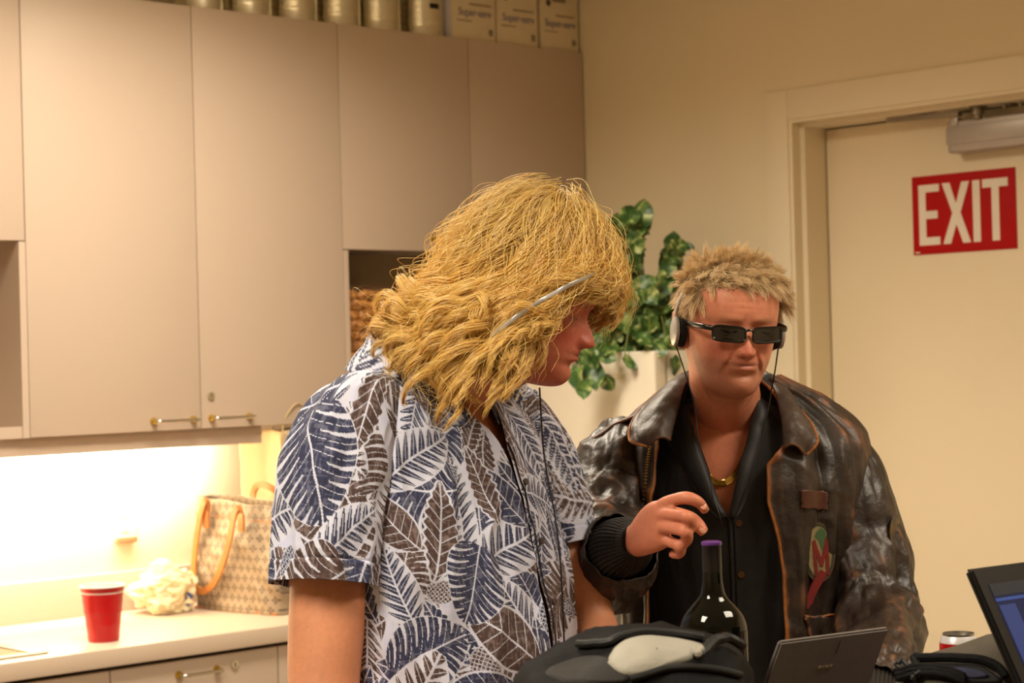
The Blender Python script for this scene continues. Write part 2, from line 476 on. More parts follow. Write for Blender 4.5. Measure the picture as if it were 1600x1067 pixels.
wall_cabinet('tall two-door wall cabinet with bar handles at the bottom, over the lit counter', XB[0], XB[2], ZB, [(XB[0], XB[1]), (XB[1], XB[2])],
             [(h1[0], h1[2]), (h2[0], h2[2])], [(lk[0], lk[2])])
wall_cabinet('short two-door wall cabinet above the open niche with the basket', XB[2], XB[4], ZN, [(XB[2], XB[3]), (XB[3], XB[4])],
             [(XB[3] - .10, ZN + .04), (XB[3] + .10, ZN + .04)], niche=True)
ZN2 = PR(20, 376, 1, UF)[2]
wall_cabinet('wall cabinet over an open niche, cut by the left picture edge', XB[0] - 1.0, XB[0], ZN2, [(XB[0] - 1.0, XB[0] - .5), (XB[0] - .5, XB[0])], [], niche=True)
# light rail under the cabinets
zr = PR(150, 707, 1, UF + .03)[2]
rail = tag(MB().box(1.3, 3.26, UF + .022, UF + .04, zr, ZB - .0005, .001).build('light_rail', M['laminate']), 'beige rail under the wall cabinets hiding the counter lamp', 'rail')
strip = thing('lamp_strip', 'long counter lamp behind the rail under the wall cabinets', 'lamp', (2.35, 4.74, 1.35))
MB().box(-.97, .97, -.05, .05, .003, .0235, .003).build('housing', M['white_plastic'], strip)

# ---------------------------------------------------------------- counter and base cabinets
CZ, CT, CF = .86, .815, 4.245
CX1 = 4.04
ct = thing('countertop', 'long beige laminate countertop with a low backsplash', 'countertop', (0, 0, CZ))
sk = PR(75, 1021, 2, CZ)     # right tip of the sink rim
sx1 = sk[0]; sx0 = sx1 - .55; syf = PR(0, 1035, 2, CZ)[1] - 0.0
sfy = 4.30; sby = 4.78
m = MB()
m.box(.6, CX1, CF, WY - .001, CT - CZ, 0, .004)
m.build('worktop', M['counter'], ct)
MB().box(.6, CX1, WY - .022, WY - .001, 0, .972 - CZ, .003).build('backsplash', M['counter'], ct)
sink = thing('sink', 'stainless steel sink rim let into the counter left of the red cup', 'sink', (sx1, sfy, CZ))
L, W = .56, .40
m = MB()
for (a, b, c_, d) in ((-L, 0, 0, .03), (-L, 0, W - .03, W), (-.03, 0, .03, W - .03), (-L, -L + .03, .03, W - .03)):
    m.box(a, b, c_, d, .0005, .006, .002)
m.build('rim', M['steel'], sink)
m = MB()
m.box(-L + .03, -.03, .03, W - .03, .0006, .0012)
m.build('basin', mat('basin_steel', (110, 98, 78), .35, 1, noise=.2), sink)

xs = PR(172, 1055, 1, CF + .02)[0]; xr = PR(434, 1020, 1, CF + .02)[0]
def base_cabinet(label, xa, xb, drawer=True, handle=None, lk=None):
    c = thing('base_cabinet', label, 'cabinet', (xa, CF + .02, 0), group='beige base cabinets')
    w = xb - xa; D = WY - CF - .02
    m = MB().box(.0005, w - .0005, .02, D - .002, .1, CT - .001).box(.001, w - .001, .08, D - .002, 0, .1)
    m.build('carcass', M['laminate'], c, smooth=False)
    zt = CT - .012
    d = MB().box(.002, w - .002, 0, .0185, zt - .15, zt, .001).build('drawer', M['laminate'], c)
    if handle is not None: pull(d, handle[0] - xa, handle[2], 0, .115)
    if lk is not None: lock(d, lk[0] - xa, lk[2], 0)
    MB().box(.002, w - .002, 0, .0185, .105, zt - .154, .001).build('door', M['laminate'], c)
    MB().box(.001, w - .001, .0186, .0198, .1, CT - .001).build('gap_shadow', M['gap'], c, smooth=False)
hd = PR(309, 1050, 1, CF + .02); lk = PR(366, 1038, 1, CF + .02)
base_cabinet('base cabinet under the sink, left of the drawer with a handle', xs - .62, xs)
base_cabinet('base cabinet whose top drawer has a bar handle and a lock', xs, xr, handle=hd, lk=lk)
base_cabinet('base cabinet hidden behind the man in the patterned shirt', xr, xr + .42)
base_cabinet('last base cabinet of the row, beside the white refrigerator', xr + .42, CX1 - .01)
base_cabinet('first base cabinet of the row, outside the left edge', xs - 1.24, xs - .62)

# outlet over the counter
oc = PR(193, 812, 1, WY)
o = thing('wall_outlet', 'white wall outlet above the counter in the bright lamp light', 'outlet', (oc[0], WY, oc[2]))
MB().box(-.035, .035, -.006, -.0005, -.058, .058, .003).build('plate', M['white_plastic'], o)
for dz in (.02, -.02):
    r = MB().box(-.016, .016, -.008, -.005, dz - .014, dz + .014, .003).build('socket', M['white_plastic'], o)
    MB().box(-.007, -.005, -.0085, -.007, dz - .002, dz + .006).box(.005, .007, -.0085, -.007, dz - .002, dz + .006).box(-.002, .002, -.0085, -.007, dz - .010, dz - .006).build('slot', M['slot'], r)
bz = PR(193, 843, 1, WY)[2] - oc[2]
MB().box(-.033, .033, -.020, -.006, bz - .008, bz + .008, .002).build('tan_bar', mat('bar_tan', (176, 130, 90), .5, noise=.1), o)  # tan bar across the lower end of the plate

# refrigerator by the door wall, plant on it
FX = 4.10
fc = PR(1022, 548, 0, FX)
FY0, FZ = fc[1], fc[2]
fr = thing('refrigerator', 'tall white refrigerator beside the door wall, plant on top', 'refrigerator', (FX, FY0, 0))
MB().box(.055, WX - FX - .02, 0, .68, .03, FZ, .006).build('cabinet', M['fridge'], fr)
MB().box(0, .05, 0, .68, FZ - .42, FZ, .008, seg=3).build('freezer_door', M['fridge'], fr)
MB().box(0, .05, 0, .68, .08, FZ - .43, .008, seg=3).build('door', M['fridge'], fr)
bd = PR(966, 588, 0, FX)
MB().box(-.002, .001, -.03, .03, -.009, .009, .001).build('badge', mat('badge', (226, 214, 184), .4, noise=.1), fr, loc=(0, bd[1] - FY0, bd[2]))
MB().box(.06, .4, .02, .66, 0, .03).build('plinth', M['black'], fr)

# ---------------------------------------------------------------- tins and cartons on the cabinets
R = .07
def can_mesh():
    prof = [(0, .003), (R - .006, .003), (R - .004, 0), (R, 0), (R + .0015, .002), (R, .005)]
    for k in range(6):
        prof += [(R - .001, .03 + k * .02), (R - .0022, .035 + k * .02), (R - .001, .04 + k * .02)]
    prof += [(R, .17), (R + .0015, .173), (R, .176), (R - .004, .176), (R - .006, .172), (0, .172)]
    return MB().lathe(prof, 40).mesh('can', True)
cm = can_mesh()
cans = [(311, 'tin can with a shiny side, farthest from the cartons'), (387, 'second tin can from the cabinet row left end'), (459, 'third tin can, over the gap above the tall cabinet'),
        (527, 'tin can above the seam of tall and short cabinets'), (590, 'tin can next to last before the white cartons'), (658, 'tin can right beside the first white carton, dark mark on top')]
for i, (px, lb) in enumerate(cans):
    xx = PR(px, 30, 1, UF + R + .012)[0]
    o = thing('tin_can', lb, 'can', (xx, UF + R + .012, ZT), group='tin cans on the wall cabinets')
    link('body', cm, M['tin'], o)
    MB().lathe([(R - .007, .1722), (R - .03, .1722), (R - .032, .1735), (0, .1735)], 30).build('lid', M['steel'], o)
    if i == 5: MB().box(-.02, .012, -R - .002, -R + .01, .083, .1, .003).build('label_mark', M['black'], o, rot=(0, 0, 0))
def on_face(me, x, y, z):
    me.transform(Matrix.Rotation(PI / 2, 4, 'X')); me.transform(Matrix.Translation((x, y, z))); return me
edges = [(707, 775), (777, 841), (845, 909)]
for i, (pa, pb) in enumerate(edges):
    xa = PR(pa, 60, 1, UF + .01)[0]; xb = PR(pb, 60, 1, UF + .01)[0]; xb = min(xb, WX - .01)
    w = xb - xa; h = .235
    b = thing('napkin_carton', ['white carton with blue lettering, next to the tin cans', 'middle one of the three white lettered cartons', 'white carton with a torn corner, beside the door wall'][i], 'carton', (xa, UF + .01, ZT), group='white lettered cartons')
    MB().box(.001, w - .001, 0, .2, 0, h, .002).build('box', M['card'], b)
    if i == 0: MB().box(-.002, .001, .005, .195, .002, h - .002, .001).build('side_panel', M['card_side'], b)
    MB().box(w * .5 - .03, w * .5 + .03, -.0012, .001, h - .08, h - .03, .0006).build('opening_flap', M['ink_grey'], b)
    s = text_mesh('Super-serv', .034, squeeze=min(1, w / .17) * .92)
    link('lettering', on_face(s, w * .52, -.0008, .085), M['ink_blue'], b)
    MB().box(w * .40, w * .90, -.0010, .0003, .109, .114).build('small_print', M['ink_grey'], b, smooth=False)
    MB().box(w * .10, w * .45, -.0010, .0003, .057, .060).build('small_print', M['ink_grey'], b, smooth=False)
    q = MB()
    for a_ in range(5):
        for c_ in range(4):
            if (a_ * 7 + c_ * 5 + i) % 3: q.box(w - .03 + a_ * .0035, w - .027 + a_ * .0035, -.0010, .0003, .02 + c_ * .005, .024 + c_ * .005)
    q.build('printed_stamp', M['ink_dark'], b, smooth=False)
    MB().lathe([(0, -.001), (.011, -.001), (.011, .0006), (0, .0006)], 20).build('emblem', M['ink_dark'], b, loc=(w * .22, 0, .150), rot=(PI / 2, 0, 0))

# ---------------------------------------------------------------- wicker basket in the niche
bx0 = PR(541, 500, 1, UF + .1)[0] - .10; bw = .36
bt = PR(560, 452, 1, UF + .03)[2]
bk = thing('wicker_basket', 'brown woven basket in the open niche behind the blond wig', 'basket', (bx0 + bw / 2 , UF + .155, ZB + .019))
bh = bt - ZB - .019; rows = 12
wick = mat('wicker', (206, 148, 82), .55, col2=(128, 78, 34), nscale=60, bump=.3, bscale=200)
wick_d = mat('wicker_rim', (92, 62, 34), .6, noise=.3, nscale=60)
def rrect(w, d, r, n):
    a = np.linspace(0, 2 * PI, n, endpoint=False); c, s = np.cos(a), np.sin(a); e = .45
    return np.stack([np.sign(c) * np.abs(c) ** e * w, np.sign(s) * np.abs(s) ** e * d], 1)
for k in range(rows):
    z = (k + .5) * bh / rows; pr = rrect(bw / 2 - .012, .115, .02, 160)
    nrm = pr / np.linalg.norm(pr, axis=1)[:, None]
    ph = (k % 2) * PI
    wv = .005 * np.sin(np.arange(160) / 160 * 2 * PI * 20 + ph)
    pts = np.column_stack([pr + nrm * wv[:, None], z + .002 * np.sin(np.arange(160) / 160 * 2 * PI * 40)])
    pts = np.vstack([pts, pts[:2]])
    MB().grid(tube_grid(pts, bh / rows * .56, 7), close_v=True).build('woven_strand', wick, bk)
pr = rrect(bw / 2 - .010, .117, .02, 120)
for ph in (0, PI):
    a = np.arange(122) / 120 * 2 * PI * 16 + ph
    q = np.vstack([pr, pr[:2]]); nn = q / np.linalg.norm(q, axis=1)[:, None]
    MB().grid(tube_grid(np.column_stack([q + nn * (.005 * np.cos(a))[:, None], bh + .006 * np.sin(a)]), .008, 7), close_v=True).build('braided_rim', wick_d, bk)
MB().box(-bw / 2 + .02, bw / 2 - .02, -.10, .10, .002, .006).build('bottom', wick, bk)
MB().grid(np.stack([np.column_stack([rrect(bw / 2 - .02, .107, .02, 60), np.full(60, z)]) for z in (.004, bh - .004)]), close_v=True).build('lining', wick_d, bk)

# ---------------------------------------------------------------- cup, bags on the counter
cb_ = PR(162, 1001, 2, CZ)
cup = thing('party_cup', 'red plastic cup with white rim on the counter', 'cup', (cb_[0], cb_[1], CZ))
hc = .142
sc_ = 1.0
def cup_prof(inner):
    r0, r1 = .0385, .0545
    pf = []
    for k in range(30):
        u = k / 29; r = r0 + (r1 - r0) * u
        if not inner:
            for c_, d_ in ((.06, .002), (.30, .0015), (.55, .0012), (.78, -.0028), (.84, -.0028), (.9, -.0028)): r += d_ * math.exp(-((u - c_) / .012) ** 2)
            pf.append((r, .001 + u * (hc - .006)))
        else: pf.append((r - .0016, .004 + u * (hc - .008)))
    return pf
MB().lathe([(0, .004), (.034, .004), (.0345, 0)] + cup_prof(False), 48).build('body', M['cup_red'], cup)
MB().lathe([(0, .004)] + cup_prof(True), 48).build('inner_wall', M['cup_white'], cup)
MB().grid(tube_grid([(.0555 * math.cos(a), .0555 * math.sin(a), hc - .003) for a in np.linspace(0, 2 * PI, 49)], .0027, 8), close_v=True).build('rim', M['cup_white'], cup)

# crumpled plastic bag
a0 = PR(258, 958, 2, CZ)
pb = thing('plastic_bag', 'crumpled thin yellowish plastic bag with blue print beside the tote', 'bag', (a0[0] + .012, a0[1] + .01, CZ))
b = bmesh.new(); bmesh.ops.create_icosphere(b, subdivisions=6, radius=1)
co = np.array([v.co[:] for v in b.verts])
rd = 1 + .30 * fbm(co * 1.3, 3, 2) + .22 * (1 - 2 * np.abs(fbm(co * 2.0, 9, 2))) + .07 * (1 - 2 * np.abs(fbm(co * 4.5, 19, 2)))
lob = .25 * np.exp(-((co[:, 0] - .1) ** 2 + (co[:, 2] - .9) ** 2) / .25)
q = co * (rd + lob)[:, None] * np.array([.080, .07, .062])
q = q @ np.array(Matrix.Rotation(0, 3, 'Z'))
q[:, 2] -= np.percentile(q[:, 2], 6); q[:, 2] = np.maximum(q[:, 2], .001)
for v, p_ in zip(b.verts, q): v.co = p_
me = bpy.data.meshes.new('film'); b.to_mesh(me); b.free(); me.shade_smooth()
blue = ((q[:, 0] > .02) & (q[:, 0] < .085) & (q[:, 2] < .055) & (q[:, 2] > .012) & (q[:, 1] < .02) & (noise3(co * 8, 4) > -.02))
cc = np.tile(np.array(lin((248, 236, 196))), (len(q), 1)); cc[blue] = lin((60, 80, 150))
set_col(me, cc)
pm = attr_mat('thin_plastic', .35, bump=.25, bscale=60); pm.node_tree.nodes['Principled BSDF'].inputs['Transmission Weight'].default_value = .15
pm.node_tree.nodes['Principled BSDF'].inputs['Subsurface Weight'].default_value = .3
pm.node_tree.nodes['Principled BSDF'].inputs['Subsurface Radius'].default_value = (.03, .028, .018)
link('film', me, pm, pb)

# tote bag
def monogram():
    m = bpy.data.materials.new('monogram_canvas'); m.use_nodes = True
    t = NT(m); bb = t.n['Principled BSDF']; bb.inputs['Roughness'].default_value = .6
    uv = t.new('ShaderNodeTexCoord'); sp = t.new('ShaderNodeSeparateXYZ'); t.link(uv.outputs['UV'], sp.inputs[0])
    def mth(op, a, b_=None, c_=None):
        n = t.new('ShaderNodeMath', operation=op)
        for i_, v in enumerate((a, b_, c_)):
            if v is None: continue
            if isinstance(v, (int, float)): n.inputs[i_].default_value = v
            else: t.link(v, n.inputs[i_])
        return n.outputs[0]
    u = mth('MULTIPLY', sp.outputs[0], 36); v = mth('MULTIPLY', sp.outputs[1], 36)
    row = mth('FLOOR', v); sh_ = mth('MULTIPLY', mth('MODULO', row, 2), .5)
    fu = mth('SUBTRACT', mth('FRACT', mth('ADD', u, sh_)), .5); fv = mth('SUBTRACT', mth('FRACT', v), .5)
    r = mth('SQRT', mth('ADD', mth('MULTIPLY', fu, fu), mth('MULTIPLY', fv, fv)))
    an = mth('ARCTAN2', fv, fu)
    pet = mth('MULTIPLY_ADD', mth('COSINE', mth('MULTIPLY', an, 4)), .10, .29)
    ins = mth('LESS_THAN', r, pet); ring = mth('GREATER_THAN', mth('ABSOLUTE', mth('SUBTRACT', r, .12)), .035)
    fac = mth('MULTIPLY', mth('MULTIPLY', ins, ring), .8)
    mx = t.new('ShaderNodeMix', data_type='RGBA'); mx.inputs['A'].default_value = (*lin((152, 134, 110)), 1); mx.inputs['B'].default_value = (*lin((74, 52, 36)), 1)
    t.link(fac, mx.inputs['Factor']); t.link(mx.outputs['Result'], bb.inputs['Base Color'])
    return m
MG = monogram()
leather = mat('tan_leather', (190, 122, 62), .45, noise=.15, nscale=40, bump=.08)
ta = PR(300, 948, 2, CZ); tb = PR(447, 962, 2, CZ)
tl = PR(277, 780, 1, ta[1])[2] - CZ
TR = thing('tote_bag', 'beige patterned canvas tote with tan leather straps on the counter', 'handbag', (3.225, 4.59, CZ), math.radians(-84))
TW = .35; TH = .315
n = 200; Mz = 60
G = np.zeros((Mz, n, 3)); UV = np.zeros((Mz, n, 2))
ang = np.linspace(0, 2 * PI, n, endpoint=False)
for i in range(Mz):
    v = i / (Mz - 1)
    w = TW / 2 * (1 + .10 * v + .03 * math.sin(v * 3)); d = .075 * (1 - .35 * v) + .012 * math.sin(v * PI)
    e = .35
    c_, s_ = np.cos(ang), np.sin(ang)
    x = np.sign(c_) * np.abs(c_) ** e * w; y = np.sign(s_) * np.abs(s_) ** e * d
    fold = .008 * noise3(np.stack([x * 14, y * 14, np.full(n, v * 3)], -1), 5) * (.3 + v) + .006 * noise3(np.stack([x * 30 + v * 8, y * 30, np.full(n, v * 6)], -1), 6)
    z = TH * v * (1 - .07 * (x / TW + .5) * v) + .004 * noise3(np.stack([x * 20, y * 20, x * 0], -1), 8) * v
    nx, ny = c_, s_
    G[i] = np.stack([x + nx * fold, y + ny * fold * 1.6, z], 1)
    UV[i] = np.stack([np.where(s_ < 0, x, x + .37), z], 1)
def uv_grid_obj(name, G, UV, m, parent, close_v=True, solid=.002, col=None):
    Mn, N = G.shape[:2]; F = grid_faces(Mn, N, close_v)
    me = mesh_from(name, G, F, True, col)
    if UV is not None:
        ul = me.uv_layers.new(name='UVMap'); idx = np.zeros(len(me.loops), dtype=np.int32); me.loops.foreach_get('vertex_index', idx)
        ul.data.foreach_set('uv', UV.reshape(-1, 2)[idx].astype(np.float32).ravel())
    o = link(name, me, m, parent)
    if solid:
        s = o.modifiers.new('s', 'SOLIDIFY'); s.thickness = solid; s.offset = -1
    return o
uv_grid_obj('canvas_body', G, UV, MG, TR)
MB().box(-TW / 2 + .004, TW / 2 - .004, -.068, .068, .001, .006, .002).build('bottom', leather, TR)
k = int(Mz * .84)
G2 = G[k:k + 2].copy(); nn = np.stack([np.cos(ang), np.sin(ang), 0 * ang], -1)
MB().grid(tube_grid(np.vstack([G[k] + nn * .001, G[k][:2]]), .0015, 6), close_v=True).build('hem_seam', leather, TR)
def strap(pts, w, name, parent, m, th=.003):
    s = spline(pts, 60); T = np.gradient(s, axis=0); T /= np.linalg.norm(T, axis=1)[:, None]
    side = np.cross(T, (0, 1., 0)); side /= np.linalg.norm(side, axis=1)[:, None] + 1e-9
    up = np.cross(side, T)
    G = np.stack([s + side * w + up * th, s + side * w - up * th, s - side * w - up * th, s - side * w + up * th], 1)
    return MB().grid(G, close_v=True, cap=True).build(name, m, parent)
def tp(px, py, dy):   # point on a plane parallel to the tote's front, tote-local
    w = PR(px, py, 0, TR.location.x + dy)
    mt = Matrix.Rotation(-TR.rotation_euler.z, 3, 'Z')
    return mt @ (Vector(w) - Vector(TR.location))
zt = TH * .97
loop = [tp(322, 815, -.07), tp(324, 785, -.078), tp(316, 792, -.088), tp(306, 850, -.094), tp(303, 905, -.098), tp(316, 924, -.10), tp(338, 905, -.10), tp(357, 850, -.094), tp(366, 803, -.085), tp(374, 795, -.078), tp(377, 823, -.07)]
strap([tuple(p) for p in loop], .0095, 'strap', TR, leather)
strap([(-.06, .06, TH - .04), (-.055, .065, TH + .01), (-.02, .055, TH + .03), (.03, .05, TH + .025), (.06, .062, TH), (.065, .06, TH - .05)], .009, 'strap', TR, leather)
for (a, b_) in ((322, 800), (377, 806)):
    p_ = tp(a, b_ + 8, -.078)
    MB().box(p_.x - .011, p_.x + .011, p_.y - .004, p_.y + .004, p_.z - .03, p_.z + .02, .002).build('strap_tab', leather, TR)

# paper shopping bag behind the tote
kraft = mat('kraft_paper', (206, 180, 138), .75, noise=.08, nscale=20, bump=.15, bscale=30)
pa = PR(398, 900, 1, 4.42)
PB = thing('paper_bag', 'tall brown paper shopping bag with twisted handles behind the tote', 'paper bag', (3.475, 4.66, CZ), -.03)
pw, pd = .30, .24; ph_ = .494
def quad_bag(w, d, h, n=24, seed=2):
    ang = []
    per = [(-w / 2, -d / 2), (w / 2, -d / 2), (w / 2, d / 2), (-w / 2, d / 2)]
    ring = []
    for k in range(4):
        a, b_ = np.array(per[k]), np.array(per[(k + 1) % 4])
        for j in range(n): ring.append(a + (b_ - a) * j / n)
    ring = np.array(ring); Mz = 40; G = np.zeros((Mz, len(ring), 3))
    for i in range(Mz):
        v = i / (Mz - 1); q = ring.copy()
        side = np.abs(q[:, 0]) > w / 2 - .001
        q[:, 0] += np.where(side, -np.sign(q[:, 0]) * (.035 * sstep(.2, 1, v) * (1 - np.abs(q[:, 1]) / (d / 2))), 0)
        q[:, 1] *= 1 - .15 * v
        cr = .010 * np.abs(fbm(np.stack([q[:, 0] * 9, q[:, 1] * 9, np.full(len(q), v * 3.2)], -1), seed, 3)) * min(1, v * 6)
        q[:, 1] += np.sign(q[:, 1]) * cr; q[:, 0] += np.sign(q[:, 0]) * cr * .6
        q[:, 0] += w * .04 * (v - .5) * np.sign(q[:, 0])
        G[i, :, :2] = q; G[i, :, 2] = h * v + .004 * v * np.sin(q[:, 0] * 40)
    return G
uv_grid_obj('paper_body', quad_bag(pw, pd, ph_), None, kraft, PB, solid=.001)
MB().box(-pw / 2 + .002, pw / 2 - .002, -pd / 2 + .002, pd / 2 - .002, .0006, .004).build('bottom', kraft, PB)
for yy, s_ in ((-pd * .44, 1), (pd * .42, .9)):
    MB().tube(spline([(-.150, yy, ph_ - .02), (-.149, yy - .004, ph_ + .02), (-.135, yy - .012, ph_ + .055), (-.10, yy - .012, ph_ + .078), (-.05, yy, ph_ + .03), (-.04, yy, ph_ - .02)], 40), .0025, 7).build('twisted_handle', kraft, PB)
teal = mat('teal_print', (60, 130, 110), .7, noise=.1)
gl = PR(446, 787, 1, 4.54)
ly = -pd / 2 - .007
lo = MB().box(-.06, .08, -.001, .001, -.028, .028, .012, seg=4).build('printed_logo', teal, PB, loc=(-.075, ly - .004, gl[2] - CZ))
for dz in (.010, -.010):
    MB().box(-.03, .06, -.0018, -.0008, dz - .004, dz + .004, .0004).build('print_band', M['card'], lo)

# ================================================================ people: shared tools
def rot_head(az, pitch, roll=0):
    return np.array((Matrix.Rotation(math.radians(az), 3, 'Z') @ Matrix.Rotation(math.radians(pitch), 3, 'Y') @ Matrix.Rotation(math.radians(roll), 3, 'X')))
HP = np.array([  # z, front, back, half width (mm)
    (-121, 30, 20, 8), (-118, 56, 26, 20), (-113, 76, 32, 31), (-106, 87, 36, 40), (-97, 91, 44, 46), (-86, 91, 54, 52), (-76, 89, 62, 57), (-66, 92, 68, 61),
    (-58, 92, 72, 64), (-48, 92, 78, 67), (-36, 91, 84, 70), (-20, 91, 92, 73), (-8, 90, 97, 75), (4, 91, 100, 76), (16, 95, 102, 76.5),
    (30, 98, 103, 77), (48, 97, 103, 77), (66, 92, 101, 75), (82, 83, 95, 70), (96, 68, 82, 60), (106, 48, 62, 45), (112, 26, 36, 25), (115, 2, 2, 2)], float)
def head_grid(jowl=0, age=1, Mz=170, N=220, crown=1):
    zs = np.interp(np.linspace(0, 1, Mz), np.linspace(0, 1, len(HP)), np.arange(len(HP)))
    rows = spline(HP, 400); z = np.interp(np.linspace(0, 1, Mz), np.linspace(0, 1, 400), rows[:, 0])
    t = np.interp(z, rows[:, 0], np.arange(400))
    f, b, w = (np.interp(z, rows[:, 0], rows[:, k]) for k in (1, 2, 3))
    w = w + jowl * gauss(z + 78, 26) * 9
    th = -np.pi + 2 * np.pi * (np.arange(N) + .5) / N
    th = th - .35 * np.sin(th)           # denser towards the face
    c, s = np.cos(th), np.sin(th)
    n_f = 2.25; ex = 2 / n_f
    X = np.where(c[None] > 0, f[:, None] * np.abs(c[None]) ** ex, -b[:, None] * np.abs(c[None]) ** .9)
    Y = w[:, None] * np.sign(s[None]) * np.abs(s[None]) ** np.where(c[None] > 0, ex, .95)
    Z = np.repeat(z[:, None], N, 1)
    fr = sstep(.0, .35, c)[None]
    ay = np.abs(Y)
    d = 0
    # eye sockets, brow, cheekbones
    d = d - 9.5 * gauss(ay - 33, 17) * gauss(Z + 1, 11)
    d = d - 4.5 * gauss(ay - 14, 8) * gauss(Z + 2, 10)
    d = d + 3.5 * gauss(ay - 24, 20) * gauss(Z - 16, 7)
    d = d + 3.5 * gauss(ay - 46, 15) * gauss(Z + 26, 14)
    d = d - 3.0 * gauss(ay - 44, 12) * gauss(Z + 62, 16) * (1 - jowl)
    # upper and lower lid bulge
    d = d + 6.5 * gauss(ay - 32, 13) * gauss(Z + .5, 9)
    d = d - 1.6 * gauss(ay - 32, 15) * gauss(Z + 5.5, 1.6) - 1.6 * gauss(ay - 32, 16) * gauss(Z - 9, 2.2)
    # muzzle, lips
    d = d + 4.0 * gauss(Y, 26) * gauss(Z + 57, 18)
    lw = gauss(Y / 25, .85)
    d = d + 3.6 * lw * gauss(Z + 52.5, 4.0) + 4.0 * gauss(Y / 22, .85) * gauss(Z + 64, 4.6)
    d = d - 4.2 * gauss(Y / 27, .9) * gauss(Z + 57.8, 1.9)
    d = d - 1.3 * gauss(Y, 4) * gauss(Z + 45, 6)
    d = d - 3.4 * gauss(Y, 20) * gauss(Z + 74, 5)
    d = d + 3.4 * gauss(Y, 17) * gauss(Z + 91, 10)
    # nasolabial folds
    u = np.clip((-Z - 36) / 34, 0, 1); fy = 19 + 13 * u
    d = d - age * 1.9 * gauss(ay - 29, 4) * gauss((Z + 64) / 8, 1) * (age > 1.5) - age * 2.2 * gauss(ay - fy, 3.2) * gauss((Z + 52) / 20, 1) + age * 1.6 * gauss(ay - fy - 7, 7) * gauss((Z + 50) / 18, 1)
    # forehead lines and frown
    d = d - age * .5 * gauss(ay, 34) * (gauss(Z - 36, 1.6) + gauss(Z - 48, 1.6)) - age * 1.2 * gauss(ay - 6, 2) * gauss(Z - 16, 7)
    # nose
    zz = np.array([14, 6, 0, -10, -20, -30, -36, -41, -45, -49]); pr = np.array([0, 2, 3.5, 10, 17, 23.5, 25.5, 22, 11, 0])
    ns = np.interp(-Z, -zz, pr) * (1.08 if age > 1.5 else 1)
    ww = np.interp(-Z, -zz, [9, 7.5, 7, 8, 9, 10.5, 11, 10, 9, 8])
    prof = gauss(Y / ww, 1) * .86 + .14 * gauss(Y / ww, 1.9)
    d = d + ns * prof
    d = d + 8.5 * gauss(ay - 12.5, 5.4) * gauss(Z + 36.5, 6.5)
    d = d - 3.0 * gauss(ay - 6.5, 2.6) * gauss(Z + 44, 2.4)
    d = d - 2.0 * gauss(ay - 19.5, 2.4) * gauss(Z + 37, 6)
    X = X + fr * d
    X = X + 0
    Z = np.where(Z > 30, 30 + (Z - 30) * crown, Z)
    G = np.stack([X, Y, Z], -1) / 1000.
    return G
def ear_grid(side):
    """a simple ear: curled rim, bowl and lobe, head frame"""
    a = np.linspace(0, 2 * PI, 40, endpoint=False)
    rows = []
    for r, h in ((1.0, 0), (1.06, .008), (1.0, .013), (.8, .010), (.5, .004), (.2, .003), (.02, .003)):
        x = -.012 + r * (.016 + .003 * np.sin(a)) * np.cos(a) - .006 * np.sin(a) * r; z = -.012 + r * .031 * np.sin(a)
        y = side * (.072 + h + .008 * (x < -.012))
        rows.append(np.stack([x, y, z], 1))
    return np.array(rows)
def ell_tube(rows, side=(0, 1, 0), n=28, k=None, exp=2.0):
    """rows of (x,y,z, a along side, b across); splined tube with elliptical sections"""
    R_ = spline(rows, k or max(8, len(rows) * 6)); C_ = R_[:, :3]; T = np.gradient(C_, axis=0); T /= np.linalg.norm(T, axis=1)[:, None] + 1e-12
    side = np.array(side, float); ang = np.linspace(0, 2 * PI, n, endpoint=False); G = np.zeros((len(R_), n, 3))
    c, s = np.cos(ang), np.sin(ang); e = 2 / exp
    c, s = np.sign(c) * np.abs(c) ** e, np.sign(s) * np.abs(s) ** e
    for i in range(len(R_)):
        u = side - T[i] * (side @ T[i]); u /= np.linalg.norm(u); w = np.cross(T[i], u)
        G[i] = C_[i] + R_[i, 3] * c[:, None] * u + R_[i, 4] * s[:, None] * w
    return G
def remeshed(name, grids, voxel, smooth=2, balls=()):
    mb = MB()
    for g in grids: mb.grid(g, close_v=True, cap=True)
    for (c, r) in balls:
        q = bmesh.ops.create_icosphere(mb.b, subdivisions=3, radius=1)
        bmesh.ops.transform(mb.b, matrix=Matrix.Translation(tuple(c)) @ Matrix.Diagonal((r, r, r, 1)), verts=q['verts'])
    me = mb.mesh(name)
    o = bpy.data.objects.new('tmp', me); COL.objects.link(o)
    r = o.modifiers.new('r', 'REMESH'); r.mode = 'VOXEL'; r.voxel_size = voxel
    s = o.modifiers.new('s', 'SMOOTH'); s.factor = .5; s.iterations = smooth
    dg = bpy.context.evaluated_depsgraph_get(); dg.update()
    m2 = bpy.data.meshes.new_from_object(o.evaluated_get(dg)); m2.name = name
    bpy.data.objects.remove(o)
    m2.shade_smooth()
    return m2
def coords(me):
    a = np.zeros(len(me.vertices) * 3, dtype=np.float32); me.vertices.foreach_get('co', a); return a.reshape(-1, 3).astype(float)
def mixc(c, tgt, w): return c * (1 - w[:, None]) + np.array(tgt)[None] * w[:, None]
